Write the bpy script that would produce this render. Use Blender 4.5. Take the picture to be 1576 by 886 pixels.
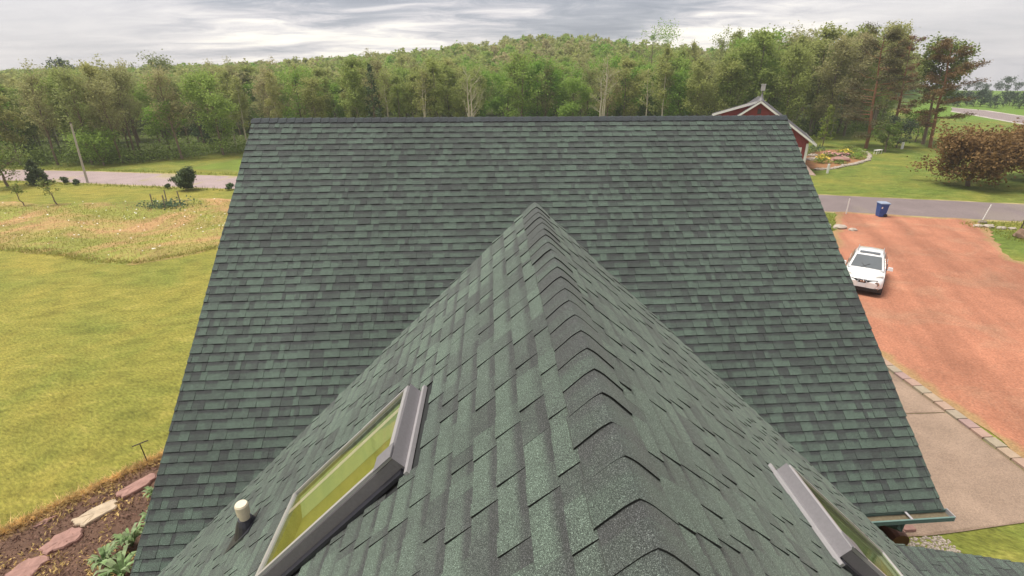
import bpy, math, random
import numpy as np
from mathutils import Matrix, Vector
from mathutils.geometry import delaunay_2d_cdt
for o in list(bpy.data.objects): bpy.data.objects.remove(o)
SC = bpy.context.scene
COL = SC.collection
PI = math.pi

# ------------------------------------------------------------------ camera
CAM_H = 9.1
CR = Vector((0.99904187, -0.04157259, -0.01367702))
CF = Vector((0.03305122, 0.92154039, -0.38687326))
CU = Vector((0.02868725, 0.38605055, 0.92203146))
cd = bpy.data.cameras.new('camera'); cam = bpy.data.objects.new('camera', cd); COL.objects.link(cam)
cd.sensor_width = 36.0; cd.lens = 36.0 * 785.54 / 1576.0
cd.clip_start = 0.05; cd.clip_end = 6000
cam.matrix_world = Matrix(((CR.x, CU.x, -CF.x, 0), (CR.y, CU.y, -CF.y, 0), (CR.z, CU.z, -CF.z, CAM_H), (0, 0, 0, 1)))
SC.camera = cam

# ------------------------------------------------------------------ light and exposure
SC.view_settings.view_transform = 'Standard'
SC.view_settings.look = 'None'
SC.view_settings.exposure = 1.6
SC.view_settings.gamma = 1.0
SUN_EL, SUN_AZ = math.radians(68), math.radians(-82)      # azimuth from +Y towards +X
sl = bpy.data.lights.new('sun', 'SUN'); sl.energy = 1.35; sl.angle = math.radians(26); sl.color = (1.0, 0.95, 0.86)
so = bpy.data.objects.new('sun', sl); COL.objects.link(so)
sdir = Vector((math.sin(SUN_AZ) * math.cos(SUN_EL), math.cos(SUN_AZ) * math.cos(SUN_EL), math.sin(SUN_EL)))
so.rotation_euler = sdir.to_track_quat('Z', 'Y').to_euler()

# ------------------------------------------------------------------ node helpers
class NT:
    def __init__(s, tree):
        s.t = tree; s.n = tree.nodes; s.l = tree.links
    def node(s, typ, **kw):
        n = s.n.new(typ)
        for k, v in kw.items():
            if k[0] == 'i' and k[1:].isdigit(): s.put(n.inputs[int(k[1:])], v)
            elif k in n.bl_rna.properties: setattr(n, k, v)
            else: s.put(n.inputs[k.replace('_', ' ')], v)
        return n
    def put(s, sock, v):
        if isinstance(v, bpy.types.NodeSocket): s.l.new(v, sock)
        else: sock.default_value = v
    def math(s, op, a, b=0.0, clamp=False):
        n = s.n.new('ShaderNodeMath'); n.operation = op; n.use_clamp = clamp
        s.put(n.inputs[0], a); s.put(n.inputs[1], b); return n.outputs[0]
    def mix(s, f, a, b, blend='MIX'):
        n = s.n.new('ShaderNodeMix'); n.data_type = 'RGBA'; n.blend_type = blend
        s.put(n.inputs[0], f)
        for i, v in ((6, a), (7, b)):
            s.put(n.inputs[i], v if isinstance(v, bpy.types.NodeSocket) else (*v[:3], 1.0))
        return n.outputs[2]
    def noise(s, vec, scale, detail=3.0, rough=0.55, dist=0.0):
        n = s.n.new('ShaderNodeTexNoise'); s.put(n.inputs['Vector'], vec)
        n.inputs['Scale'].default_value = scale; n.inputs['Detail'].default_value = detail
        n.inputs['Roughness'].default_value = rough; n.inputs['Distortion'].default_value = dist
        return n.outputs[0]
    def ramp(s, f, stops, interp='LINEAR'):
        n = s.n.new('ShaderNodeValToRGB'); s.put(n.inputs[0], f); cr = n.color_ramp; cr.interpolation = interp
        while len(cr.elements) > 1: cr.elements.remove(cr.elements[-1])
        for i, (p, c) in enumerate(stops):
            e = cr.elements[0] if i == 0 else cr.elements.new(p)
            e.position = p; e.color = (*c[:3], 1) if not isinstance(c, (int, float)) else (c, c, c, 1)
        return n.outputs[0]
    def maprange(s, v, a, b, c=0.0, d=1.0, smooth=False):
        n = s.n.new('ShaderNodeMapRange'); n.interpolation_type = 'SMOOTHSTEP' if smooth else 'LINEAR'
        s.put(n.inputs[0], v); n.inputs[1].default_value = a; n.inputs[2].default_value = b
        n.inputs[3].default_value = c; n.inputs[4].default_value = d; return n.outputs[0]
    def scalevec(s, v, sc):
        n = s.n.new('ShaderNodeVectorMath'); n.operation = 'MULTIPLY'; s.put(n.inputs[0], v); n.inputs[1].default_value = sc; return n.outputs[0]

def material(name):
    m = bpy.data.materials.new(name); m.use_nodes = True
    t = NT(m.node_tree); b = m.node_tree.nodes['Principled BSDF']
    return m, t, b
def setp(t, b, **kw):
    for k, v in kw.items(): t.put(b.inputs[k.replace('_', ' ')], v if not isinstance(v, tuple) else (*v, 1.0))
def position(t): return t.n.new('ShaderNodeNewGeometry').outputs['Position']
def bump(t, b, h, strength=0.3, dist=0.01):
    n = t.n.new('ShaderNodeBump'); t.put(n.inputs['Height'], h); n.inputs['Strength'].default_value = strength; n.inputs['Distance'].default_value = dist
    t.l.new(n.outputs[0], b.inputs['Normal'])
def plain(name, col, rough=0.6, var=0.15, scale=6.0, metal=0.0, bumps=0.0, spec=0.5, coat=0.0):
    m, t, b = material(name); p = position(t)
    n = t.noise(p, scale, 4)
    c = t.mix(n, tuple(x * (1 - var) for x in col), tuple(min(1, x * (1 + var)) for x in col))
    setp(t, b, Base_Color=c, Roughness=rough, Metallic=metal)
    b.inputs['Specular IOR Level'].default_value = spec; b.inputs['Coat Weight'].default_value = coat
    if bumps: bump(t, b, t.noise(p, scale * 5, 4), bumps)
    return m

# ------------------------------------------------------------------ world: overcast cloud sheet under a daylight sky
w = bpy.data.worlds.new('World'); SC.world = w; w.use_nodes = True
t = NT(w.node_tree); bg = w.node_tree.nodes['Background']
sky = t.n.new('ShaderNodeTexSky'); sky.sky_type = 'NISHITA'; sky.sun_disc = False
sky.sun_elevation = SUN_EL; sky.sun_rotation = SUN_AZ
tc = t.n.new('ShaderNodeTexCoord'); gen = tc.outputs['Generated']
sx = t.n.new('ShaderNodeSeparateXYZ'); t.l.new(gen, sx.inputs[0])
zz = t.math('MAXIMUM', sx.outputs[2], 0.0)
den = t.math('ADD', zz, 0.085)
cx = t.math('DIVIDE', sx.outputs[0], den); cy = t.math('DIVIDE', sx.outputs[1], den)
cv = t.n.new('ShaderNodeCombineXYZ'); t.l.new(cx, cv.inputs[0]); t.l.new(cy, cv.inputs[1]); cv.inputs[2].default_value = 3.7
n1 = t.noise(t.scalevec(cv.outputs[0], (0.75, 1.15, 1.0)), 0.42, 5, 0.52, 0.6)
n2 = t.noise(t.scalevec(cv.outputs[0], (1.0, 1.5, 1.0)), 1.25, 8, 0.64, 0.7)
dens = t.math('ADD', t.math('MULTIPLY', n1, 0.56), t.math('MULTIPLY', n2, 0.44))
az = t.math('ARCTAN2', sx.outputs[0], sx.outputs[1])
el = t.math('ARCSINE', sx.outputs[2])
def bank(a0, e0, wa, we, amp):
    """a cloud bank or a break lying at azimuth a0, height e0 (radians)"""
    q = t.math('ADD', t.math('POWER', t.math('DIVIDE', t.math('SUBTRACT', az, a0), wa), 2.0), t.math('POWER', t.math('DIVIDE', t.math('SUBTRACT', el, e0), we), 2.0))
    return t.math('MULTIPLY', t.math('EXPONENT', t.math('MULTIPLY', q, -1.0)), amp)
for q in ((0.22, 0.100, 0.18, 0.030, 0.105), (0.42, 0.14, 0.20, 0.022, 0.05), (-0.02, 0.12, 0.12, 0.014, 0.04), (0.12, 0.060, 0.10, 0.014, 0.055), (-0.16, 0.060, 0.24, 0.026, -0.12), (0.36, 0.050, 0.18, 0.024, -0.13), (0.06, 0.09, 0.09, 0.016, -0.09)):
    dens = t.math('ADD', dens, bank(*q))
dens = t.math('ADD', 0.46, t.math('MULTIPLY', t.math('SUBTRACT', dens, 0.46), 1.4))
calm = t.math('MAXIMUM', t.maprange(az, 0.42, 0.66, 0.0, 1.0, True), t.maprange(az, -0.38, -0.62, 0.0, 1.0, True))
dens2 = t.math('ADD', t.math('MULTIPLY', dens, t.math('SUBTRACT', 1.0, t.math('MULTIPLY', calm, 0.75))), t.math('MULTIPLY', calm, 0.385))
cc = t.ramp(dens2, [(0.28, (1.0, 0.96, 0.86)), (0.38, (0.92, 0.87, 0.79)), (0.45, (0.72, 0.68, 0.67)), (0.52, (0.56, 0.535, 0.55)), (0.60, (0.36, 0.365, 0.40)), (0.72, (0.24, 0.25, 0.29))])
cc = t.mix(1.0, cc, (4.25, 4.2, 4.15), 'MULTIPLY')
skc = t.mix(0.93, sky.outputs[0], cc)
t.l.new(skc, bg.inputs['Color']); bg.inputs['Strength'].default_value = 0.1

# ------------------------------------------------------------------ mesh helpers
class MB:
    """Collects vertices and faces, then links them as one object."""
    def __init__(s): s.v = []; s.f = []; s.m = []; s.nv = 0; s.a = []
    def add(s, v, f, mi=0, a=None):
        s.v.extend([tuple(x) for x in v]); s.f.extend([tuple(i + s.nv for i in q) for q in f]); s.m.extend([mi] * len(f))
        s.a.extend(a if a is not None else [(0, 0, 0, 0)] * len(v)); s.nv += len(v); return s
    def box(s, c, d, mi=0, taper=1.0, rot=0.0, ty=None):
        x, y, z = (k / 2 for k in d); ty = taper if ty is None else ty; v = []
        for sz, q, q2 in ((-1, 1.0, 1.0), (1, taper, ty)):
            for sxx, syy in ((-1, -1), (1, -1), (1, 1), (-1, 1)):
                px, py = sxx * x * q, syy * y * q2
                v.append((c[0] + px * math.cos(rot) - py * math.sin(rot), c[1] + px * math.sin(rot) + py * math.cos(rot), c[2] + sz * z))
        return s.add(v, [(3, 2, 1, 0), (4, 5, 6, 7), (0, 1, 5, 4), (1, 2, 6, 5), (2, 3, 7, 6), (3, 0, 4, 7)], mi)
    def tube(s, pts, rad, n=6, mi=0, cap=True):
        pts = [Vector(p) for p in pts]
        if not hasattr(rad, '__len__'): rad = [rad] * len(pts)
        v = []; f = []; up = Vector((0, 0, 1))
        for i, p in enumerate(pts):
            d = (pts[min(i + 1, len(pts) - 1)] - pts[max(i - 1, 0)]).normalized()
            a = d.cross(up if abs(d.z) < 0.95 else Vector((1, 0, 0))).normalized(); b = d.cross(a)
            for k in range(n):
                th = 2 * PI * k / n; v.append(p + a * math.cos(th) * rad[i] + b * math.sin(th) * rad[i])
        for i in range(len(pts) - 1):
            for k in range(n):
                f.append((i * n + k, i * n + (k + 1) % n, (i + 1) * n + (k + 1) % n, (i + 1) * n + k))
        if cap: f.append(tuple(range(n))[::-1]); f.append(tuple((len(pts) - 1) * n + k for k in range(n)))
        return s.add(v, f, mi)
    def prism(s, poly, d, mi=0):
        """poly: 3-D points in order, extruded by the vector d"""
        n = len(poly); d = Vector(d); v = [Vector(p) for p in poly]; v += [p + d for p in v]
        f = [tuple(range(n))[::-1], tuple(range(n, 2 * n))] + [(i, (i + 1) % n, n + (i + 1) % n, n + i) for i in range(n)]
        return s.add(v, f, mi)
    def leaves(s, P, size, rng, flat=0.45, mi=0, aspect=0.6, attr=None):
        P = np.asarray(P, float); n = len(P)
        if n == 0: return s
        nr = rng.normal(size=(n, 3)); nr[:, 2] = np.abs(nr[:, 2]) + flat
        nr /= np.linalg.norm(nr, axis=1)[:, None]
        a = np.cross(nr, rng.normal(size=(n, 3))); a /= np.linalg.norm(a, axis=1)[:, None] + 1e-9
        b = np.cross(nr, a); L = (size * rng.uniform(0.6, 1.3, n))[:, None]
        q = np.stack([P - a * L * 0.5, P + b * L * 0.5 * aspect + nr * L * 0.08, P + a * L * 0.5, P - b * L * 0.5 * aspect + nr * L * 0.08], 1).reshape(-1, 3)
        s.add(q.tolist(), [(4 * i, 4 * i + 1, 4 * i + 2, 4 * i + 3) for i in range(n)], mi, None if attr is None else [attr] * (4 * n))
        return s
    def mesh(s, name, mats, smooth=False, attr=False):
        me = bpy.data.meshes.new(name); me.from_pydata(s.v, [], s.f)
        for m in (mats if isinstance(mats, (list, tuple)) else [mats]): me.materials.append(m)
        if any(s.m): me.polygons.foreach_set('material_index', s.m)
        if smooth: me.polygons.foreach_set('use_smooth', [True] * len(me.polygons))
        if attr:
            ca = me.color_attributes.new('tone', 'FLOAT_COLOR', 'POINT'); ca.data.foreach_set('color', np.array(s.a, 'f').ravel())
        me.update(); return me
    def build(s, name, mats, parent=None, smooth=False, attr=False, **kw):
        return link(name, s.mesh(name, mats, smooth, attr), parent, **kw)
def tag(o, label=None, cat=None, group=None, kind=None):
    if label: o['label'] = label
    if cat: o['category'] = cat
    if group: o['group'] = group
    if kind: o['kind'] = kind
    return o
def link(name, me, parent=None, loc=None, rz=0.0, sc=None, **kw):
    o = bpy.data.objects.new(name, me); COL.objects.link(o)
    if parent: o.parent = parent
    if loc is not None: o.location = loc
    if rz: o.rotation_euler = (0, 0, rz)
    if sc: o.scale = sc if hasattr(sc, '__len__') else (sc,) * 3
    return tag(o, **kw)
def thing(name, label, cat, loc=(0, 0, 0), rz=0.0, group=None, sc=None):
    return link(name, None, None, loc, rz, sc, label=label, cat=cat, group=group)
def dup(root, loc, rz=0.0, sc=None, label=None, group=None):
    r = root.copy(); COL.objects.link(r); r.location = loc; r.rotation_euler = (0, 0, rz)
    if sc: r.scale = sc if hasattr(sc, '__len__') else (sc,) * 3
    if label: r['label'] = label
    if group: r['group'] = group
    for ch in list(root.children):
        c = ch.copy(); COL.objects.link(c); c.parent = r
        for g in list(ch.children):
            d = g.copy(); COL.objects.link(d); d.parent = c
    return r
def to_pixel(P):
    d = Vector(P) - Vector((0, 0, CAM_H)); z = d.dot(CF)
    if z < 0.05: return None
    return 788 + 785.54 * d.dot(CR) / z, 443 - 785.54 * d.dot(CU) / z, z

# ------------------------------------------------------------------ materials
def shingle_mat(name, green, dark, shift=0.0):
    m, t, b = material(name); p = position(t)
    at = t.n.new('ShaderNodeAttribute'); at.attribute_name = 'tone'
    s = t.n.new('ShaderNodeSeparateColor'); t.l.new(at.outputs['Color'], s.inputs[0])
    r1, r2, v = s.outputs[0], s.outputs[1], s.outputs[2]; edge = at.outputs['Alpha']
    broad = t.noise(p, 9.0, 3, 0.6)
    # the blend of green and charcoal granules of this tab; the band of dark granules at its top
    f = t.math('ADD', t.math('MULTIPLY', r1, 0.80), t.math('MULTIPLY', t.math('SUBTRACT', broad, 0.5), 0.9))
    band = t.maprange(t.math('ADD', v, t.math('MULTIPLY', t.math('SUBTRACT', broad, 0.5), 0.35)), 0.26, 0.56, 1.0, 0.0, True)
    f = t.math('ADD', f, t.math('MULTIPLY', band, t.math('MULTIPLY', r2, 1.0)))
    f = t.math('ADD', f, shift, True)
    col = t.mix(f, green, dark)
    g1 = t.noise(p, 330, 2, 0.7); g2 = t.noise(p, 120, 2, 0.6)
    gr = t.ramp(g1, [(0.32, 0.12), (0.46, 0.72), (0.58, 1.35), (0.68, 4.2)])
    col = t.mix(1.0, col, gr, 'MULTIPLY')
    col = t.mix(1.0, col, t.ramp(g2, [(0.3, 0.72), (0.7, 1.28)]), 'MULTIPLY')
    big = t.noise(p, 0.8, 3, 0.5)
    col = t.mix(1.0, col, t.ramp(big, [(0.3, 0.86), (0.7, 1.15)]), 'MULTIPLY')
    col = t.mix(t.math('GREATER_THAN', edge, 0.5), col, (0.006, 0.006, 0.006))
    setp(t, b, Base_Color=col, Roughness=0.86); b.inputs['Specular IOR Level'].default_value = 0.45
    b.inputs['Sheen Weight'].default_value = 0.12; b.inputs['Sheen Roughness'].default_value = 0.45; b.inputs['Sheen Tint'].default_value = (0.85, 1.0, 0.85, 1)
    bump(t, b, g1, 0.55, 0.004)
    return m
M_SH = shingle_mat('green shingle granules', (0.069, 0.099, 0.077), (0.035, 0.038, 0.038))
M_SHG = shingle_mat('lit green shingle granules', (0.088, 0.118, 0.093), (0.045, 0.048, 0.047))  # same shingles, colour lightened to carry the sheen and light on the gable
M_CAP = shingle_mat('ridge cap granules', (0.070, 0.098, 0.076), (0.050, 0.053, 0.052), 0.42)
M_CAPM = shingle_mat('dark cap granules', (0.034, 0.044, 0.046), (0.028, 0.032, 0.037), 0.2)  # darker granule blend for the main ridge caps
M_DECK = plain('roof felt', (0.02, 0.022, 0.022), 0.9)
M_WHITE = plain('white paint', (0.78, 0.76, 0.73), 0.5, 0.06)
M_RED = plain('barn red boards', (0.27, 0.045, 0.04), 0.7, 0.18, 3.0)
M_BARNROOF = plain('grey shingle', (0.085, 0.08, 0.085), 0.85, 0.25, 5.0)
M_LOG = plain('stained log', (0.13, 0.048, 0.024), 0.55, 0.35, 5.0, bumps=0.3)
M_TRIMGREY = plain('grey aluminium cladding', (0.20, 0.19, 0.20), 0.55, 0.18, 60.0, 0.1, bumps=0.15)
M_BRIGHT = plain('bare aluminium edge', (0.50, 0.48, 0.49), 0.35, 0.1, 30, 0.4)
M_FLASH = plain('dark flashing', (0.035, 0.035, 0.045), 0.45, 0.3, 40, 0.2)
M_PVC = plain('cream pvc', (0.74, 0.65, 0.48), 0.5, 0.18, 14)
M_GUTTER = plain('green gutter paint', (0.13, 0.21, 0.185), 0.45, 0.25, 12)
M_DEBRIS = plain('gutter debris', (0.16, 0.13, 0.08), 0.95, 0.6, 40, bumps=0.6)
M_BLACK = plain('black plastic', (0.012, 0.012, 0.013), 0.5, 0.2, 20)
M_RUBBER = plain('tyre rubber', (0.018, 0.018, 0.018), 0.85, 0.2, 20)
M_CARW = plain('white car paint', (0.80, 0.80, 0.79), 0.22, 0.01, 2, coat=0.6)
M_CHROME = plain('chrome', (0.72, 0.72, 0.72), 0.15, 0.04, 10, 1.0)
M_BLUE = plain('blue bin plastic', (0.025, 0.075, 0.27), 0.45, 0.12, 8)
M_POST = plain('weathered wood', (0.22, 0.18, 0.14), 0.85, 0.3, 8)
M_IRON = plain('rusty iron', (0.06, 0.04, 0.035), 0.7, 0.3, 12)
M_PEBB = plain('pale stone', (0.42, 0.36, 0.30), 0.85, 0.35, 4, bumps=0.5)
M_PINKST = plain('pink flagstone', (0.34, 0.195, 0.16), 0.9, 0.45, 7, bumps=0.9)
M_TANST = plain('cream flagstone', (0.50, 0.40, 0.28), 0.9, 0.4, 8, bumps=0.9)
M_PLATE = plain('number plate', (0.72, 0.74, 0.76), 0.4, 0.05, 40)
def glass_mat(name, tint, rough=0.03, spec=1.0):
    m, t, b = material(name); p = position(t)
    c = t.mix(t.noise(p, 2.0, 3), tuple(x * 0.75 for x in tint), tuple(x * 1.3 for x in tint))
    setp(t, b, Base_Color=c, Roughness=rough); b.inputs['Specular IOR Level'].default_value = spec; b.inputs['IOR'].default_value = 1.7
    return m
M_GLASS, t, b = material('skylight glass')
gl_ = t.n.new('ShaderNodeBsdfGlossy'); gl_.inputs['Roughness'].default_value = 0.03
tp_ = t.n.new('ShaderNodeBsdfTransparent'); tp_.inputs['Color'].default_value = (.90, .95, .82, 1)
fr_ = t.n.new('ShaderNodeFresnel'); fr_.inputs['IOR'].default_value = 1.75
mx_ = t.n.new('ShaderNodeMixShader'); gm_ = t.n.new('ShaderNodeNewGeometry'); t.l.new(t.math('MULTIPLY', t.math('ADD', fr_.outputs[0], 0.10), t.math('SUBTRACT', 1.0, gm_.outputs['Backfacing'])), mx_.inputs[0]); t.l.new(tp_.outputs[0], mx_.inputs[1]); t.l.new(gl_.outputs[0], mx_.inputs[2])
t.l.new(mx_.outputs[0], M_GLASS.node_tree.nodes['Material Output'].inputs['Surface'])
M_PINEREFL = plain('pine boards with lawn reflection', (0.29, 0.235, 0.06), 0.5, 0.25, 6.0)  # pine well lining; the lawn's golden reflection is painted into its colour
M_REVEAL = plain('pale painted reveal', (0.36, 0.38, 0.25), 0.6, 0.06, 8.0)
M_CARGLASS = glass_mat('windscreen glass', (0.09, 0.105, 0.11), 0.05)  # base colour raised to include the sky's reflection
def leaf_mat(name, col, var=0.35, trans=0.35, hue=0.14):
    m, t, b = material(name)
    oi = t.n.new('ShaderNodeObjectInfo'); p = position(t)
    at = t.n.new('ShaderNodeAttribute'); at.attribute_name = 'tone'
    s = t.n.new('ShaderNodeSeparateColor'); t.l.new(at.outputs['Color'], s.inputs[0])
    r = t.math('FRACT', t.math('ADD', oi.outputs['Random'], s.outputs[0]))
    n = t.noise(p, 1.1, 4, 0.65)
    c = t.mix(r, (col[0] * (1 + hue), col[1] * (1 + hue * 0.3), col[2] * 1.25), (col[0] * (1 - hue), col[1], col[2] * 0.85))
    c = t.mix(1.0, c, t.ramp(n, [(0.25, 1 - var), (0.75, 1 + var)]), 'MULTIPLY')
    c2 = t.mix(1.0, c, t.ramp(t.noise(p, 9.0, 1), [(0.3, 0.7), (0.7, 1.35)]), 'MULTIPLY')
    setp(t, b, Base_Color=c2, Roughness=0.65); b.inputs['Specular IOR Level'].default_value = 0.12
    tr = t.n.new('ShaderNodeBsdfTranslucent'); t.l.new(c2, tr.inputs['Color'])
    mx = t.n.new('ShaderNodeMixShader'); mx.inputs[0].default_value = trans
    t.l.new(b.outputs[0], mx.inputs[1]); t.l.new(tr.outputs[0], mx.inputs[2])
    t.l.new(mx.outputs[0], m.node_tree.nodes['Material Output'].inputs['Surface'])
    return m
L_OLIVE = leaf_mat('olive spring leaves', (0.36, 0.39, 0.125), .25, .5)
L_GREEN = leaf_mat('fresh green leaves', (0.27, 0.39, 0.08), .25, .5)
L_TWIG = leaf_mat('sparse tan leaves', (0.38, 0.37, 0.16), .25, .5)
L_DARK = leaf_mat('dark needles', (0.105, 0.145, 0.06), 0.3, 0.1)
L_PINE = leaf_mat('brown pine needles', (0.145, 0.14, 0.06), 0.4, 0.15)
L_RUST = leaf_mat('rusty pine needles', (0.225, 0.135, 0.065), 0.4, 0.2)
L_RED = leaf_mat('bronze leaves', (0.25, 0.145, 0.06), 0.4, 0.3, 0.3)
L_LIME = leaf_mat('lime leaves', (0.20, 0.26, 0.035), 0.3, 0.4, 0.1)
L_BUSH = leaf_mat('bush leaves', (0.20, 0.25, 0.065), 0.35, 0.25)
L_GREY = leaf_mat('blue green foliage', (0.10, 0.145, 0.075), 0.3, 0.3)
L_HAZY = leaf_mat('distant foliage', (0.095, 0.125, 0.075), 0.3, 0.2)
L_HOSTA = leaf_mat('broad garden leaves', (0.30, 0.40, 0.19), 0.3, 0.35)
L_DRY = leaf_mat('dry straw', (0.60, 0.44, 0.17), 0.35, 0.3, 0.1)
L_MEADOW = leaf_mat('meadow blades', (0.31, 0.30, 0.075), 0.35, 0.4, 0.15)
L_FLOWER = plain('white daisy', (0.75, 0.72, 0.62), 0.6, 0.05)
L_YFL = plain('yellow flowers', (0.72, 0.56, 0.05), 0.6, 0.15)
L_PFL = plain('pink flowers', (0.66, 0.30, 0.32), 0.6, 0.2)
B_GREY = plain('grey bark', (0.20, 0.165, 0.115), 0.9, 0.35, 3)
B_BROWN = plain('brown bark', (0.20, 0.145, 0.10), 0.9, 0.3, 3)
B_PALE = plain('pale bark', (0.52, 0.46, 0.36), 0.8, 0.3, 5)
B_PINE = plain('orange pine bark', (0.26, 0.125, 0.06), 0.85, 0.4, 3)

# ------------------------------------------------------------------ the ground
def zterrain(x, y):
    d = math.hypot(x, y)
    sm = lambda a, b, v: (lambda q: q * q * (3 - 2 * q))(min(1, max(0, (v - a) / (b - a))))
    wood = sm(-12, 12, 0.80 * y - x) * sm(84, 150, y)
    h = wood * ((2.6 + 3.0 * sm(-150, -20, x)) * sm(88, 220, y) + 6.0 * math.exp(-((x - 20) / 42) ** 2 - ((y - 195) / 70) ** 2))
    if d > 300: h -= 0.034 * (d - 300)
    return h
def in_poly(x, y, P):
    c = False; n = len(P)
    for i in range(n):
        x1, y1 = P[i][:2]; x2, y2 = P[(i + 1) % n][:2]
        if (y1 > y) != (y2 > y) and x < (x2 - x1) * (y - y1) / (y2 - y1) + x1: c = not c
    return c
def axis(stops):
    r = []
    for a, b, s in stops: r += list(np.arange(a, b, s))
    return r + [stops[-1][1]]
M_GRASS, t, b = material('mown grass'); p = position(t)
at = t.n.new('ShaderNodeAttribute'); at.attribute_name = 'tone'
s_ = t.n.new('ShaderNodeSeparateColor'); t.l.new(at.outputs['Color'], s_.inputs[0])
nA = t.noise(p, 0.22, 5, 0.6, 0.4); nB = t.noise(t.scalevec(p, (0.8, 1.5, 1.0)), 1.1, 5, 0.6, 0.6); rot_ = t.n.new('ShaderNodeVectorRotate'); rot_.inputs['Angle'].default_value = 0.6; t.l.new(p, rot_.inputs['Vector']); nC = t.noise(t.scalevec(rot_.outputs[0], (1.0, 2.6, 1.0)), 5.5, 5, 0.75)
dry = t.math('ADD', s_.outputs[0], t.math('MULTIPLY', t.math('SUBTRACT', nA, 0.5), 1.5), True)
gc = t.mix(dry, (0.135, 0.185, 0.034), (0.36, 0.285, 0.060))
gc = t.mix(t.ramp(nB, [(0.55, 0.0), (0.80, 0.45)]), gc, (0.36, 0.28, 0.085))
gc = t.mix(1.0, gc, t.ramp(nB, [(0.28, 0.70), (0.5, 1.0), (0.75, 1.22)]), 'MULTIPLY')
gc = t.mix(1.0, gc, t.ramp(nC, [(0.28, 0.45), (0.5, 1.0), (0.72, 1.6)]), 'MULTIPLY')
gc = t.mix(s_.outputs[1], gc, (0.075, 0.095, 0.025))          # leaf litter under the wood
gc = t.mix(s_.outputs[2], gc, (0.14, 0.225, 0.035))           # sown field
setp(t, b, Base_Color=gc, Roughness=0.9); b.inputs['Specular IOR Level'].default_value = 0.15
bump(t, b, t.math('ADD', nC, t.math('MULTIPLY', nB, 0.6)), 0.8, 0.06)

EDGE = [(-140, 66), (-90, 64), (-60, 63), (-48, 61.5), (-42, 62), (-37, 65), (-33, 69.5), (-26, 73), (-10, 77), (6, 79), (20, 77), (32, 75), (42, 74), (50, 76), (58, 79), (70, 92), (90, 118)]
def edge_y(x): return float(np.interp(x, [e[0] for e in EDGE], [e[1] for e in EDGE]))
xs = axis([(-700, -300, 50), (-300, -100, 12), (-100, 120, 2.5), (120, 300, 10), (300, 700, 40)])
ys = axis([(-200, -20, 30), (-20, 130, 2.5), (130, 300, 8), (300, 700, 40)])
g = MB(); V = []; A = []
for y in ys:
    for x in xs:
        V.append((x, y, zterrain(x, y)))
        wd = min(1, max(0, (y - edge_y(x)) / 4)) if x < 0.86 * y else 0
        dr = 0.50 if x < 0 else 0.12
        if x < -8 and y > 52 and y < 80: dr = 0.30
        fld = 1.0 if (x > 0.80 * y and x > 88 and y > 40 and y > -(x - 92) * 1.06 + 94) else 0.0
        A.append((dr, wd, fld, 0))
nx = len(xs)
g.add(V, [(j * nx + i, j * nx + i + 1, (j + 1) * nx + i + 1, (j + 1) * nx + i) for j in range(len(ys) - 1) for i in range(nx - 1)], 0, A)
g.build('ground', M_GRASS, smooth=True, attr=True, kind='structure', label='mown lawn and fields running out to the woods')

def resample(P, step):
    R = []
    for i in range(len(P)):
        a, b_ = Vector(P[i]), Vector(P[(i + 1) % len(P)]); n = max(1, int((b_ - a).length / step))
        R += [a.lerp(b_, k / n) for k in range(n)]
    return R
def sheet(name, poly, z, mat, ring=0.6, step=0.5, jit=0.12, seed=1, **kw):
    rng = random.Random(seed); R = resample(poly, step); n = len(R)
    area = sum(R[i].x * R[(i + 1) % n].y - R[(i + 1) % n].x * R[i].y for i in range(n)); sg = 1 if area > 0 else -1
    inner = []; outer = []
    ph = [rng.uniform(0, 6.3) for _ in range(3)]
    for i in range(n):
        d = (R[(i + 1) % n] - R[i - 1]).normalized(); nr = Vector((-d.y, d.x)) * sg
        jj = jit * (0.5 * math.sin(i * 0.31 + ph[0]) + 0.4 * math.sin(i * 0.83 + ph[1]) + rng.uniform(-0.6, 0.6))
        outer.append((R[i].x + nr.x * jj, R[i].y + nr.y * jj, z)); inner.append((R[i].x + nr.x * ring, R[i].y + nr.y * ring, z))
    pin = [q for q in inner if in_poly(q[0], q[1], outer) and min((q[0] - o_[0]) ** 2 + (q[1] - o_[1]) ** 2 for o_ in outer) > (ring * 0.8) ** 2]
    r_ = delaunay_2d_cdt([Vector(q[:2]) for q in outer + pin], [], [list(range(n))[::sg]], 1, 1e-5)
    m = MB(); at_ = [0.0 if any(k < n for k in org) or not org else 1.0 for org in r_[3]]
    m.add([(q.x, q.y, z) for q in r_[0]], [tuple(q) for q in r_[2]], 0, [(k, 0, 0, 0) for k in at_])
    return m.build(name, mat, attr=True, **kw)
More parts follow.
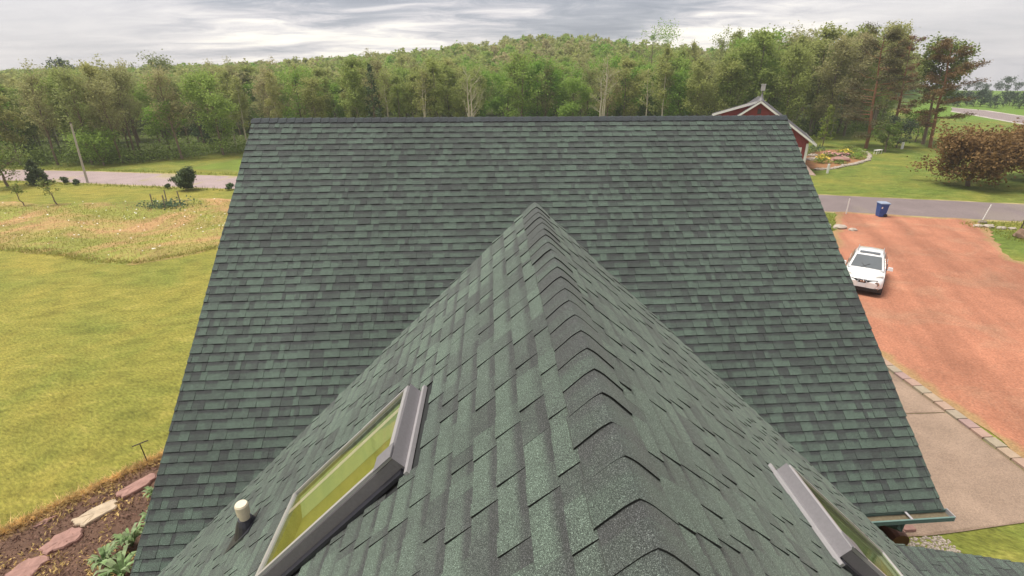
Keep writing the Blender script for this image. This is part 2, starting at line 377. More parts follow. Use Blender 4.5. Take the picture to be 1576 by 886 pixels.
def patch_mat(name, inner, outer, scale, var=0.25, rough=0.92, extra=None, fine=40.0, bmp=0.5, ext0=0.5):
    m, t, b = material(name); p = position(t)
    at = t.n.new('ShaderNodeAttribute'); at.attribute_name = 'tone'
    s = t.n.new('ShaderNodeSeparateColor'); t.l.new(at.outputs['Color'], s.inputs[0])
    n = t.noise(p, scale, 5, 0.62, 0.3); n2 = t.noise(p, fine, 3, 0.7)
    f = t.maprange(t.math('ADD', s.outputs[0], t.math('MULTIPLY', t.math('SUBTRACT', n, 0.5), 1.6)), 0.25, 0.75, 0, 1, True)
    c = t.mix(f, outer, inner)
    if extra: c = t.mix(t.ramp(t.noise(p, scale * 0.45, 5, 0.7, 0.8), [(ext0, 0.0), (ext0 + 0.16, 0.85)]), c, extra)
    c = t.mix(1.0, c, t.ramp(n, [(0.25, 1 - var), (0.75, 1 + var)]), 'MULTIPLY')
    c = t.mix(1.0, c, t.ramp(n2, [(0.25, 0.68), (0.75, 1.32)]), 'MULTIPLY')
    setp(t, b, Base_Color=c, Roughness=rough); b.inputs['Specular IOR Level'].default_value = 0.25
    bump(t, b, t.math('ADD', n2, n), bmp, 0.03)
    return m
M_GRAVEL = patch_mat('red gravel', (0.385, 0.165, 0.098), (0.34, 0.215, 0.10), 0.7, 0.16, extra=(0.40, 0.205, 0.125), fine=14.0)
t = NT(M_GRAVEL.node_tree); b = M_GRAVEL.node_tree.nodes['Principled BSDF']; p = position(t)
rot_ = t.n.new('ShaderNodeVectorRotate'); rot_.inputs['Angle'].default_value = 0.42; t.l.new(p, rot_.inputs['Vector'])     # wheels run along the drive
trk = t.noise(t.scalevec(rot_.outputs[0], (1.0, 0.10, 1.0)), 0.85, 4, 0.55); src = b.inputs['Base Color'].links[0].from_socket
c_ = t.mix(1.0, src, t.ramp(trk, [(0.32, 0.80), (0.5, 1.0), (0.66, 1.16)]), 'MULTIPLY')
c_ = t.mix(t.ramp(t.noise(p, 30, 2, 0.6), [(0.66, 0.0), (0.74, 0.75)]), c_, (0.46, 0.33, 0.25)); t.l.new(c_, b.inputs['Base Color'])
M_ROAD = patch_mat('worn asphalt', (0.205, 0.165, 0.160), (0.225, 0.185, 0.165), 0.5, 0.13, 0.85, fine=25.0, bmp=0.2)
M_ROADP = patch_mat('pale chip seal', (0.36, 0.28, 0.27), (0.36, 0.30, 0.19), 0.5, 0.13, 0.85, fine=20.0, bmp=0.2)
M_CONC = patch_mat('exposed aggregate concrete', (0.31, 0.225, 0.165), (0.25, 0.18, 0.125), 0.9, 0.20, 0.85, extra=(0.26, 0.185, 0.135), fine=30.0, bmp=0.4)
M_BED = patch_mat('dark mulch', (0.15, 0.088, 0.06), (0.28, 0.185, 0.08), 2.2, 0.4, fine=26.0, bmp=1.0)
M_MEADOW = patch_mat('rough meadow', (0.25, 0.255, 0.055), (0.21, 0.225, 0.045), 0.30, 0.22, extra=(0.46, 0.265, 0.13), ext0=0.43, fine=5.0, bmp=1.0)
M_VERGE = patch_mat('verge grass', (0.165, 0.185, 0.03), (0.15, 0.16, 0.026), 0.4, 0.3, extra=(0.26, 0.21, 0.07), fine=8.0, bmp=0.8)
# the near road runs straight behind the house; its left reach is paler
ROADC = [(-140, 79), (-60, 58.6), (-44, 54.9), (-24.5, 49.5), (0, 43.0), (24.4, 36.2), (36, 32.1), (52, 26.2), (90, 12)]
def offset_line(L, d):
    R = []
    for i, q in enumerate(L):
        a = Vector(L[max(0, i - 1)]); b_ = Vector(L[min(len(L) - 1, i + 1)]); dd = (b_ - a).normalized(); R.append((q[0] - dd.y * d, q[1] + dd.x * d))
    return R
def band(L, wl, wr): return offset_line(L, -wr) + offset_line(L, wl)[::-1]
lft = ROADC[:5]; rgt = ROADC[4:]
sheet('road_shoulder', band(ROADC, 3.15, 3.1), 0.004, patch_mat('shoulder grit', (0.36, 0.30, 0.14), (0.24, 0.23, 0.06), 0.8, 0.3), 0.25, 1.0, 0.25, 3, kind='structure')
sheet('road', band(lft, 2.75, 2.75), 0.008, M_ROADP, 0.2, 1.0, 0.08, 4, kind='structure', label='pale stretch of country road beyond the meadow')
sheet('road', band(rgt, 2.8, 2.7), 0.012, M_ROAD, 0.2, 1.0, 0.06, 5, kind='structure', label='grey asphalt road across the end of the red driveway')
sheet('driveway', [(13.1, -14), (40, -14), (36, 6), (30.5, 14), (27.6, 20.2), (26.4, 23.4), (28.2, 26.2), (29.9, 28.6), (30.9, 31.0), (23.6, 33.5), (21.4, 30.2), (19.3, 26.8), (16.8, 24.2), (14.6, 21.2), (13.1, 17.6)], 0.016, M_GRAVEL, 0.7, 0.4, 0.2, 6, kind='structure', label='red gravel driveway beside the white car')
sheet('patio', [(12.74, 17.0), (6.0, 17.0), (6.0, 11.62), (12.74, 11.55)], 0.024, M_CONC, 0.1, 0.4, 0.006, 17, kind='structure', label='far slab of tan concrete beyond the joint')
sheet('patio', [(12.74, 11.53), (6.0, 11.60), (6.0, 7.55), (9.0, 7.52), (11.2, 7.72), (12.74, 7.9)], 0.024, M_CONC, 0.1, 0.4, 0.015, 7, kind='structure', label='tan concrete slab between the house and the red driveway')
sheet('meadow', [(-42, 37), (-36, 31.5), (-29.3, 29.6), (-25, 28.4), (-21.5, 26.8), (-19.2, 26.4), (-17.4, 27.6), (-15.6, 29.2), (-9, 34), (-9, 40), (-24, 42.5), (-36, 41.8), (-44, 44)], 0.006, M_MEADOW, 1.6, 0.8, 0.3, 8, kind='structure', label='unmown meadow patch with brown and green grass')
sheet('garden_bed', [(-10.98, 8.6), (-9.9, 9.75), (-8.86, 10.92), (-7.6, 12.2), (-4.2, 12.4), (-4.2, 4), (-12.5, 4), (-12.2, 7.2)], 0.010, M_BED, 0.5, 0.3, 0.1, 9, kind='structure', label='mulched bed with flagstones below the roof')
sheet('highway', band([(104, 196), (112, 152), (108, 118), (98.5, 95.5), (89, 74), (70, 30)], 4.2, 4.2), 0.010, patch_mat('far road', (.27, .22, .21), (.50, .45, .40), .3, .1, fine=6), 1.4, 3.0, 0.1, 10, kind='structure', label='far pale road curving past the open field')
sheet('cut_bank', [(-34.5, 70), (-31, 66), (-33, 60.5), (-37, 58.2), (-14, 52.2), (-6, 60), (-8, 74)], 0.006, patch_mat('bright verge', (0.15, 0.20, 0.03), (0.19, 0.20, 0.04), 0.4, 0.25, fine=8.0, bmp=0.7), 1.5, 1.0, 0.3, 12, kind='structure')

# ------------------------------------------------------------------ the house
RX, RZ = 0.3758, 8.0278                 # ridge of the near gable runs along Y at this x and height
AG = math.radians(44.43); GC, GS = math.cos(AG), math.sin(AG); RAKE = 4.5166
AM = math.radians(39.405); MC, MS = math.cos(AM), math.sin(AM)
MYR, MZR = 10.7404, CAM_H - 0.79346; MXL, MXR = -4.683, 5.993; MLEN = 7.56
EXPO = 0.143
house = thing('log_house', 'log house under green shingles, a steep gable before a broad roof slope', 'house')
class Plane:
    """a roof slope: o = point on the ridge, u = along the courses, d = straight down the slope"""
    def __init__(s, o, u, d): s.o = Vector(o); s.u = Vector(u).normalized(); s.d = Vector(d).normalized(); s.n = s.u.cross(s.d).normalized(); s.n = s.n if s.n.z > 0 else -s.n
    fan = None
    def p(s, u, d, h=0.0):
        if s.fan: d = d + u * s.fan[0] * (1 - d / s.fan[1])
        return s.o + s.u * u + s.d * d + s.n * h
PL = Plane((RX, 0, RZ), (0, 1, 0), (-GC, 0, -GS))
PR = Plane((RX, 0, RZ), (0, 1, 0), (GC, 0, -GS))
PM = Plane((0, MYR, MZR), (1, 0, 0), (0, -MC, -MS)); PM.fan = (0.017, 3.9)      # the old roof is a little out of square
def deck(mb, P, u0, u1, d0, d1, th=0.12):
    a = [P.p(u0, d0, -0.004), P.p(u1, d0, -0.004), P.p(u1, d1, -0.004), P.p(u0, d1, -0.004)]
    mb.prism(a, P.n * -th)
def tab_geo(P, u0, u1, d0, d1, th, rng, high=True, skew=0.0):
    """one shingle tab: tucked in at the top, standing proud at its lower edge"""
    hb = 0.003 + th; ht = 0.001
    top = [P.p(u0, d0, ht), P.p(u1, d0, ht), P.p(u1 + skew, d1 + rng.uniform(-.002, .002), hb), P.p(u0 + skew, d1 + rng.uniform(-.002, .002), hb)]
    low = [P.p(u0, d0, -0.002), P.p(u1, d0, -0.002), P.p(u1 + skew, d1, 0.0), P.p(u0 + skew, d1, 0.0)]
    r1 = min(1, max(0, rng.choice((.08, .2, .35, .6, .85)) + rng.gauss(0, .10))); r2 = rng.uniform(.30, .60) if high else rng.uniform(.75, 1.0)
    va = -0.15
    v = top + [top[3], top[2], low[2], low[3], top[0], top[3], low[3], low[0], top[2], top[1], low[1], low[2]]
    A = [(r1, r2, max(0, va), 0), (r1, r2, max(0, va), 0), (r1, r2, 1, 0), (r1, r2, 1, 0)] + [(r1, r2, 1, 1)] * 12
    fs = [(0, 1, 2, 3), (4, 5, 6, 7), (8, 9, 10, 11), (12, 13, 14, 15)]
    return v, fs, A
def shingle_slope(parent, P, u0, u1, d_first, d_last, seed, keep=300, outline=None, hidden=None, wmin=0.09, wmax=0.27, down=1, dmax=None, mat=None):
    mat = mat or M_SH
    rng = random.Random(seed); tabs = []
    k = 0; d = d_first
    while d < d_last - 0.02:
        d1 = min(d + EXPO, d_last); u = u0 - rng.uniform(0, 0.2); high = rng.random() < 0.5
        jj = rng.uniform(-.0025, .0025)
        while u < u1:
            wd = rng.uniform(wmin, wmax) if rng.random() < 0.8 else rng.uniform(0.05, 0.1)
            a, b_ = max(u, u0), min(u + wd, u1); u += wd; high = not high if rng.random() < 0.93 else high
            if b_ - a < 0.02: continue
            if outline and not outline((a + b_) / 2, (d + d1) / 2): continue
            dl_ = min(d1, dmax((a + b_) / 2)) if dmax else d1
            if dl_ - d < .03: continue
            g_ = tab_geo(P, a + 0.001, b_ - 0.001, d - 0.018, dl_ + jj, (0.0140 if high else 0.0070) + rng.uniform(-.0012, .0012), rng, high)
            c = P.p((a + b_) / 2, (d + d1) / 2); q = to_pixel(c); area = -1
            if q and 0 < q[0] < 1576 and 0 < q[1] < 886 and not (hidden and hidden(q[0], q[1])):
                ray = (c - Vector((0, 0, CAM_H))).normalized(); area = (b_ - a) * (d1 - d) * max(0, -ray.dot(P.n)) / q[2] ** 2
            tabs.append((area, c, g_))
        d += EXPO; k += 1
    tabs.sort(key=lambda q: -q[0]); rest = MB()
    for i, (ar, c, (v, fs, A)) in enumerate(tabs):
        if i < keep and ar > 0:
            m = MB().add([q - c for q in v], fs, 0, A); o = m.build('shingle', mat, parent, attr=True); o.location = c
        else: rest.add(v, fs, 0, A)
    if rest.nv: rest.build('shingles', mat, parent, attr=True, kind='stuff')
    return len(tabs)
def apex_hides(x, y):
    if y < 330: return False
    xl = 815 - (y - 318) * 1.022; xr = 838 + (y - 318) * 1.066
    return xl < x < xr
# --- broad roof slope
main = MB(); deck(main, PM, MXL + .01, MXR - .01, 0.03, MLEN - .01)
PMB = Plane((0, MYR, MZR), (1, 0, 0), (0, MC, -MS)); deck(main, PMB, MXL + .01, MXR - .01, 0.14, MLEN - .01)
main_roof = main.build('main_roof', M_DECK, house, label='broad shingled roof slope facing the viewer')
shingle_slope(main_roof, PM, MXL, MXR, 0.112, MLEN + .30, 11, 300, None, apex_hides, dmax=lambda u: MLEN + .30 if u < -2.2 else MLEN, wmin=.07, wmax=.23)
lowl = MB(); deck(lowl, PM, MXL + .01, -2.2, MLEN, MLEN + 0.29); lowl.build('roof_overhang', M_DECK, house)
def cap_geo(o, along, half, hl, hr, length, lift, rng, rad=0.05, tuck=0.02):
    """bent cap: o on the ridge line, along = unit vector towards its exposed end"""
    L = []
    for a in (-half, -half * 0.72, -0.06, -0.034, -0.016, 0, 0.016, 0.034, 0.06, half * 0.72, half):
        s = abs(a); dv = hl if a < 0 else hr
        L.append(dv * s + Vector((0, 0, 0.003 - 0.0135 * max(0, 1 - s / 0.070) ** 1.7)))
    r1, r2 = rng.random(), rng.random(); v = []; A = []; f = []; n = len(L)
    for st, hgt in ((-tuck, 0.010), (length, 0.010 + lift), (length, 0.0095)):
        for q in L: v.append(o + along * st + q + Vector((0, 0, hgt))); 
    A += [(r1, r2, 0, 0)] * n + [(r1, r2, 1, 0)] * n
    v = v[:2 * n] + v[n:2 * n] + v[2 * n:]; A += [(r1, r2, 1, 1)] * (2 * n)
    for i in range(n - 1): f.append((i, i + 1, n + i + 1, n + i)); f.append((2 * n + i, 2 * n + i + 1, 3 * n + i + 1, 3 * n + i))
    for i, sgn in ((0, 1), (n - 1, -1)):
        base = len(v); dn = Vector((0, 0, -0.02 - lift))
        v += [v[i], v[n + i], v[n + i] + dn, v[i] + dn]; A += [(r1, r2, 1, 1)] * 4; f.append((base, base + 1, base + 2, base + 3))
    return v, f, A
rng = random.Random(21)
CAPN = 64; CL = (MXR - MXL) / CAPN
for i in range(CAPN):
    o_ = PM.p(MXL + CL * i, 0) + Vector((0, 0, 0.002)); c = o_ + Vector((CL / 2, 0, 0))
    v, f, A = cap_geo(o_, Vector((1, 0, 0)), 0.15, Vector((0, MC, -MS)), Vector((0, -MC, -MS)), CL, 0.010 + rng.uniform(0, .003), rng)
    ob = MB().add([q - c for q in v], f, 0, A).build('ridge_cap', M_CAPM, main_roof, attr=True); ob.location = c
# --- near gable: two slopes, sky windows left clear
SKL = dict(u0=2.13, u1=2.80, d0=1.20, d1=2.44); SKR = dict(u0=1.95, u1=2.60, d0=2.04, d1=3.28)
GY0, GD1, GD2 = -1.2, 6.75, 6.42
gb = MB(); deck(gb, PL, GY0, RAKE - .012, 0.05, GD1 - .01); deck(gb, PR, GY0, RAKE - .012, 0.05, GD2 - .01)
gable_roof = gb.build('gable_roof', M_DECK, house, label='steep shingled gable roof in the foreground')
def clear_of(S): return lambda u, d: not (S['u0'] - .03 < u < S['u1'] + .03 and S['d0'] - .05 < d < S['d1'] + .02)
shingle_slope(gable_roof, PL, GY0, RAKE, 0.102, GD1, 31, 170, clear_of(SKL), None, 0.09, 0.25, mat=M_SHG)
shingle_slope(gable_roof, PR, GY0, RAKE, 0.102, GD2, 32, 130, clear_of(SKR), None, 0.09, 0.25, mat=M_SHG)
rng = random.Random(22); CG = 0.16437; y = RAKE - 0.02
ncap = 0
while y > GY0 + CG:
    first = ncap < 2
    o_ = Vector((RX, y, RZ)); c = o_ + Vector((0, -CG / 2, 0)); Lc = CG
    v, f, A = cap_geo(o_ + Vector((rng.uniform(-.004, .004), 0, 0)), Vector((0, -1, 0)), 0.165 + rng.uniform(-.004, .006), Vector((-GC, 0, -GS)), Vector((GC, 0, -GS)), Lc + rng.uniform(-.006, .006), 0.0055 + rng.uniform(0, .004), rng, tuck=0.02 if ncap else 0.05)
    ob = MB().add([q - c for q in v], f, 0, A).build('ridge_cap', M_CAP, gable_roof, attr=True); ob.location = c
    y -= CG; ncap += 1
# rake trim under the far edge of the gable
rk = MB()
for P, dl in ((PL, GD1), (PR, GD2)):
    rk.prism([P.p(RAKE - .02, 0.02, -.01), P.p(RAKE - .02, dl, -.01), P.p(RAKE - .02, dl, -.17), P.p(RAKE - .02, 0.02, -.17)], (0, 0.025, 0))
rk.build('rake_board', M_LOG, house)
# --- low porch roof running on from the right slope
pe = PR.p(0, GD2); PA = math.atan2(0.47, 1.89)
PP = Plane((pe.x, 0, pe.z + 0.005), (0, 1, 0), (math.cos(PA), 0, -math.sin(PA)))
pr = MB(); deck(pr, PP, GY0, RAKE - .012, 0.0, 3.4)
porch = pr.build('porch_roof', M_DECK, house)
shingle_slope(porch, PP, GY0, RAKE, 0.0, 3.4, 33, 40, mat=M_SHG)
# --- skylights
def skylight(P, S, label, hgt=0.105, full=True):
    root = link('skylight', None, house, label=label)
    u0, u1, d0, d1 = S['u0'], S['u1'], S['d0'], S['d1']; wl = 0.035
    def bar(name, ua, ub, da, db, h0, h1, mat, par=root):
        m = MB(); m.prism([P.p(ua, da, h0), P.p(ub, da, h0), P.p(ub, db, h0), P.p(ua, db, h0)], P.n * (h1 - h0)); return m.build(name, mat, par)
    bar('curb', u0, u1, d0, d0 + wl, -.02, hgt, M_TRIMGREY); bar('curb', u0, u1, d1 - wl, d1, -.02, hgt, M_TRIMGREY)
    bar('curb', u0, u0 + wl, d0 + wl + .001, d1 - wl - .001, -.02, hgt - .001, M_TRIMGREY); bar('curb', u1 - wl, u1, d0 + wl + .001, d1 - wl - .001, -.02, hgt - .001, M_TRIMGREY)
    fr = bar('frame', u0 + .006, u1 - .006, d0 + .006, d0 + .039, hgt + .001, hgt + .022, M_BRIGHT)
    for q in ((u0 + .006, u0 + .030, d0 + .040, d1 - .036), (u1 - .020, u1 - .006, d0 + .040, d1 - .036), (u0 + .006, u1 - .006, d1 - .035, d1 - .006)):
        bar('frame', *q, hgt + .001, hgt + .022, M_BRIGHT)
    for q in ((u0 + .036, u1 - .036, d0 + .036, d1 - .036, -.003, .006), (u0 + .036, u0 + .040, d0 + .036, d1 - .036, 0.007, hgt - .02), (u0 + .041, u1 - .036, d0 + .036, d0 + .040, 0.007, hgt - .02), (u0 + .041, u1 - .036, d1 - .040, d1 - .036, 0.007, hgt - .02)): bar('well_lining', *q, M_PINEREFL)
    m = MB(); m.prism([P.p(u1 - .037, d0 + .041, hgt - .02), P.p(u1 - .037, d0 + .041, .008), P.p(u1 - .17, d0 + .041, .008)], P.d * (d1 - d0 - .082)); m.build('reveal', M_REVEAL, root)
    gl = bar('pane', u0 + .031, u1 - .021, d0 + .040, d1 - .036, hgt - .004, hgt + .010, M_GLASS)
    ins = MB()
    for e in ((.18, .195, .21) if P is PL else ()):
        ins.prism([P.p(u1 - e, d0 + .06, hgt + .0105), P.p(u1 - e - .003, d0 + .06, hgt + .0105), P.p(u1 - e - .003, d1 - .06, hgt + .0105), P.p(u1 - e, d1 - .06, hgt + .0105)], P.n * .002)
    if ins.nv: ins.build('glazing_bead', M_PVC, root)
    bar('flashing', u0 - .06, u1 + .06, d0 - .03, d0 - .006, 0.004, 0.030, M_BRIGHT)
    bar('flashing', u0 - .045, u0 - .001, d0 + .02, d1 + .04, .012, .034, M_FLASH); bar('flashing', u1 + .001, u1 + .035, d0 + .02, d1 + .04, .012, .030, M_FLASH)
    bar('head_plate', u0 - .01, u1 + .01, d0 - .005, d0 - .001, 0.012, hgt + .012, M_TRIMGREY)
    bar('corner_cover', u0 - .014, u0 + .10, d0 - .006, d0 + .13, hgt + .023, hgt + .028, M_TRIMGREY)
skylight(PL, SKL, 'skylight reflecting yellow grass on the left slope')
skylight(PR, SKR, 'skylight seen edge-on at the right slope', 0.10)
# --- vent pipe
vr = link('vent_pipe', None, house, label='cream pipe vent standing in black flashing'); b0 = PL.p(3.36, 3.60, 0)
MB().tube([b0 + Vector((0, 0, -.1)), b0 + Vector((0, 0, .20))], 0.042, 16).build('pipe', M_PVC, vr, smooth=False)
m = MB(); m.tube([b0 + Vector((0, 0, .165)), b0 + Vector((0, 0, .17)), b0 + Vector((0, 0, .265)), b0 + Vector((0, 0, .28))], [.044, .052, .054, .046], 18); m.build('pipe_cap', M_PVC, vr)
m = MB(); m.tube([b0 + Vector((0, 0, -.06)), b0 + Vector((0, 0, .08)), b0 + Vector((0, 0, .12))], [.12, .075, .056], 16); m.build('boot', M_FLASH, vr)
m = MB(); m.prism([PL.p(3.36 + a, 3.60 + b_, .014) for a, b_ in ((-.13, -.12), (.13, -.12), (.13, .24), (-.13, .24))], PL.n * .004); m.build('flashing', M_FLASH, vr)
# --- gutter along the eave at the right
gx0, gx1 = 1.0, MXR + 0.05
ge0, ge1 = PM.p(gx0, MLEN), PM.p(gx1, MLEN); EY, EZ = ge1.y, ge1.z
def along(name, c, d, mat, par, f0=0.0, f1=1.0):
    """a bar of section d = (depth, height) run along the eave, its middle offset by c = (y, z)"""
    a, b_ = ge0.lerp(ge1, f0), ge0.lerp(ge1, f1); y0, y1, z0, z1 = c[0] - d[0] / 2, c[0] + d[0] / 2, c[1] - d[1] / 2, c[1] + d[1] / 2
    m = MB(); m.prism([a + Vector((0, y0, z0)), a + Vector((0, y1, z0)), a + Vector((0, y1, z1)), a + Vector((0, y0, z1))], b_ - a); return m.build(name, mat, par)
gutter = along('gutter', (-.05, -.078), (.13, .008), M_GUTTER, house); gutter['label'] = 'green eave gutter holding leaf debris'
along('gutter_front', (-.118, -.045), (.010, .066), M_GUTTER, gutter); along('gutter_lip', (-.120, -.008), (.022, .012), M_GUTTER, gutter); along('gutter_back', (.024, -.045), (.012, .066), M_GUTTER, gutter)
along('end_cap', (-.048, -.042), (.152, .082), M_BRIGHT, gutter, 1.001, 1.003)
for f in (.60, .74, .88): along('hanger', (-.05, .004), (.15, .008), M_BRIGHT, gutter, f, f + .006)
along('leaf_debris', (-.045, -.062), (.115, .024), M_DEBRIS, gutter, .003, .997)
m = MB(); m.tube([(5.42, EY - .05, EZ - .083), (5.42, EY - .05, EZ - .25), (5.42, 5.26, EZ - .5), (5.42, 5.28, .1)], .045, 4); m.build('downspout', M_GUTTER, gutter)
# --- log walls under the eaves
MB().box((0.6, 10.74, 1.70), (10.0, 10.0, 3.35)).build('wall', M_LOG, house)
gw = MB(); gw.prism([(-4.3, 5.9, 3.4), (-4.3, 15.6, 3.4), (-4.3, 10.74, 7.5)], (9.9, 0, 0)); gw.build('gable_wall', M_LOG, house)
for k in range(10):
    z = 2.76 - .285 * k
    MB().tube([(5.76, 5.16, z), (5.76, 5.20, z), (5.80, 15.4, z)], [.135, .145, .145], 14).build('wall_log', M_LOG, house)
    MB().tube([(6.05, 5.62, z - .14), (2.5, 5.62, z - .14)], .142, 12).build('wall_log', M_LOG, house)
MB().box((0.4, 1.3, 1.9), (7.4, 5.4, 3.8)).build('wall', M_LOG, house)
gw = MB(); gw.prism([(-3.4, 3.98, 3.8), (4.1, 3.98, 3.8), (RX, 3.98, 7.7)], (0, -4.9, 0)); gw.build('gable_wall', M_LOG, house)
MB().box((MXL + .03, 10.74, MZR - .2), (.02, .3, .2)).build('rake_end', M_LOG, house)
for sx_, xx in ((-1, MXL + .02), (1, MXR - .04)):
    m = MB(); m.prism([PM.p(xx, 0.02, -.02), PM.p(xx, MLEN, -.02), PM.p(xx, MLEN, -.17), PM.p(xx, 0.02, -.17)], (.02, 0, 0)); m.build('rake_board', M_LOG, house)

# paved border of the driveway: single pavers set end to end
rng = random.Random(41)
bord = thing('paver_border', 'row of buff pavers edging the concrete slab along red gravel', 'border', (12.93, 12, 0))
y = 5.2
for k in range(30):
    L = 0.40 + rng.uniform(-.015, .015)
    m = MB(); m.box((0, 0, 0.03), (0.30 + rng.uniform(-.01, .01), L - .02, 0.075), 0, 0.975); o = m.build('paver', plain('paver buff', (.37 + rng.uniform(-.05, .04), .255 + rng.uniform(-.04, .03), .20), .85, .25, 9) if k < 6 else bpy.data.materials['paver buff' + ('' if k % 6 == 0 else '.%03d' % (k % 6))], bord)
    o.location = (rng.uniform(-.012, .012), y + L / 2 - 12, rng.uniform(-.006, .006)); y += L
gp = MB()
for k in range(900):
    x, y = rng.uniform(6.7, 9.3), rng.uniform(6.75, 7.50); r = rng.uniform(.012, .035); gp.box((x, y, .015), (r * 2, r * 1.6, r), 0, .6, rng.uniform(0, 3))
gp.build('gravel', M_PEBB, kind='stuff', label='drip strip of small stones at the corner of the house')
for k, (x, y, a) in enumerate(((8.05, 7.66, .1), (8.35, 7.62, .05), (8.63, 7.68, -.1), (7.75, 7.60, .2))):
    tag(MB().box((0, 0, .03), (.27, .12, .06), 0, .96).build('brick', M_PINKST), 'red brick lying by the drip strip under the gutter', 'brick', 'bricks under the gutter').location = (x, y, .04)

# ------------------------------------------------------------------ trees
def prof(kind, q):
    """crown half-width along the height of the crown, 0 at its foot, 1 at its top"""
    if kind == 'oval': return math.sin(PI * (0.12 + 0.86 * q)) ** 0.75
    if kind == 'round': return math.sqrt(max(0, 1 - (1.75 * (q - 0.47)) ** 2))
    if kind == 'vase': return 0.35 + 0.75 * q ** 0.8 if q < 0.85 else 1.0 * (1 - ((q - 0.85) / 0.2) ** 2)
    if kind == 'cone': return 1.02 - 0.97 * q
    return 1.0
def make_tree(seed, H, R, kind, leaves, size, clear=0.25, trunks=1, r0=0.12, nb=16, up=0.6, sub=4, spread=0.32, lean=(0, 0), flat=0.45, sway=0.25, limb=1.0, fork=0.0):
    rng = np.random.default_rng(seed); tk = MB(); P = []
    for q in range(trunks):
        bx, by = (rng.normal(0, .25, 2) if trunks > 1 else (0, 0)); tip = np.array([bx + lean[0] * H + rng.normal(0, sway) + (rng.normal(0, .5) if trunks > 1 else 0), by + lean[1] * H + rng.normal(0, sway), H * (1 if q == 0 else rng.uniform(.75, .97))])
        n = 7; path = []
        for i in range(n):
            u = i / (n - 1); path.append(np.array([bx, by, 0]) * (1 - u) + tip * u + np.r_[rng.normal(0, sway * 0.22, 2) * (0 < i < n - 1), 0])
        tk.tube(path, [r0 * (1 - 0.88 * (i / (n - 1)) ** 0.9) + 0.012 for i in range(n)], 6)
        cl = clear if q == 0 else clear * rng.uniform(.8, 1.3)
        for k in range(nb // trunks + 2):
            u = cl + (1 - cl) * ((k + rng.random()) / (nb // trunks + 2)) * 0.97
            i = min(int(u * (n - 1)), n - 2); fr = u * (n - 1) - i; st = path[i] * (1 - fr) + path[i + 1] * fr
            qq = (u - cl) / (1 - cl); L = R * prof(kind, qq) * rng.uniform(.72, 1.15) * limb
            if kind in ('vase',): L = R * (1.15 - 0.5 * qq) * rng.uniform(.7, 1.1)
            an = rng.uniform(0, 2 * PI) if kind != 'cone' else k * 2.4 + rng.normal(0, .3)
            ele = up + rng.normal(0, .16) if kind != 'cone' else up - 0.35 * (1 - qq)
            d = np.array([math.cos(an) * math.cos(ele), math.sin(an) * math.cos(ele), math.sin(ele)])
            m1 = st + d * L * .55 + rng.normal(0, .06 * L, 3); e = st + d * L + np.array([0, 0, (.12 if kind != 'cone' else -.06) * L]) + rng.normal(0, .08 * L, 3)
            rb = max(.012, r0 * .34 * (1 - .6 * u)); tk.tube([st, m1, e], [rb, rb * .6, .008], 4, cap=False)
            ends = [(m1, e)]
            for j in range(sub):
                fr = rng.uniform(.35, .95); s0 = st + (e - st) * fr; dd = d + rng.normal(0, .55, 3); dd /= np.linalg.norm(dd); e2 = s0 + dd * L * rng.uniform(.22, .48)
                tk.tube([s0, e2], [rb * .4, .006], 3, cap=False); ends.append((s0, e2))
            cnt = max(6, int(leaves / (nb + 2 * trunks) * (L / (R * .8)) ** 1.2))
            w_ = rng.dirichlet(np.ones(len(ends)) * 1.6)
            for (a, b_), ww in zip(ends, w_):
                c = int(cnt * ww) + 1; f = rng.beta(2.2, 1.2, c)[:, None]
                P.append(a + (b_ - a) * (f * 1.12) + rng.normal(0, spread * (0.55 + 0.45 * R / 2.5), (c, 3)) * np.array([1, 1, .75]))
        c = leaves // 22; P.append(tip + rng.normal(0, spread * .8, (c, 3)) * np.array([.8, .8, 1.3]) - np.array([0, 0, .25]))
    P = np.concatenate(P); P = P[P[:, 2] > 0.15]
    cr = MB().leaves(P, size, rng, flat)
    return tk, cr
def tree_thing(name, label, cat, tk, cr, mb, ml, loc, rz=0, sc=None, group=None):
    t_ = thing(name, label, cat, loc, rz, group, sc)
    tk.build('trunk', mb, t_); cr.build('crown', ml, t_); return t_

R_ = random.Random(5)
PROTO = {}
def proto(key, mb, ml, *a, **k):
    PROTO[key] = (make_tree(*a, **k), mb, ml)
for i in range(4): proto(('olive', i), B_GREY, L_OLIVE, 100 + i, 10.5, 2.3, 'oval', 4600, .29, clear=.14 + .05 * i, nb=22, up=.75, r0=.13, spread=.36)
for i in range(3): proto(('green', i), B_BROWN, L_GREEN, 120 + i, 9.6, 3.0, 'round', 6000, .31, clear=.12, nb=24, up=.55, r0=.16, spread=.42)
for i in range(3): proto(('tan', i), B_BROWN, L_TWIG, 140 + i, 10.0, 2.8, 'vase', 3000, .24, clear=.26, nb=22, up=1.0, sub=6, r0=.14, spread=.34)
for i in range(2): proto(('slim', i), B_PALE, L_OLIVE, 160 + i, 11.2, 1.6, 'oval', 2600, .26, clear=.30, nb=20, up=.8, r0=.10, spread=.30)
proto(('fir', 0), B_BROWN, L_DARK, 170, 11.0, 2.2, 'cone', 5200, .32, clear=.06, nb=44, up=.05, r0=.16, spread=.22)
LAB = {'olive': 'olive green woodland tree with a loose airy crown', 'green': 'bright green rounded woodland tree with a dense crown', 'tan': 'twiggy tan woodland tree barely in leaf', 'slim': 'slender pale trunked woodland tree with a thin crown', 'fir': 'dark conical evergreen rising among the woodland trees'}
GRP = {k: {'olive': 'olive trees of the wood', 'green': 'bright green trees of the wood', 'tan': 'twiggy tan trees of the wood', 'slim': 'slender pale trees of the wood', 'fir': 'dark evergreens of the wood'}[k] for k in LAB}
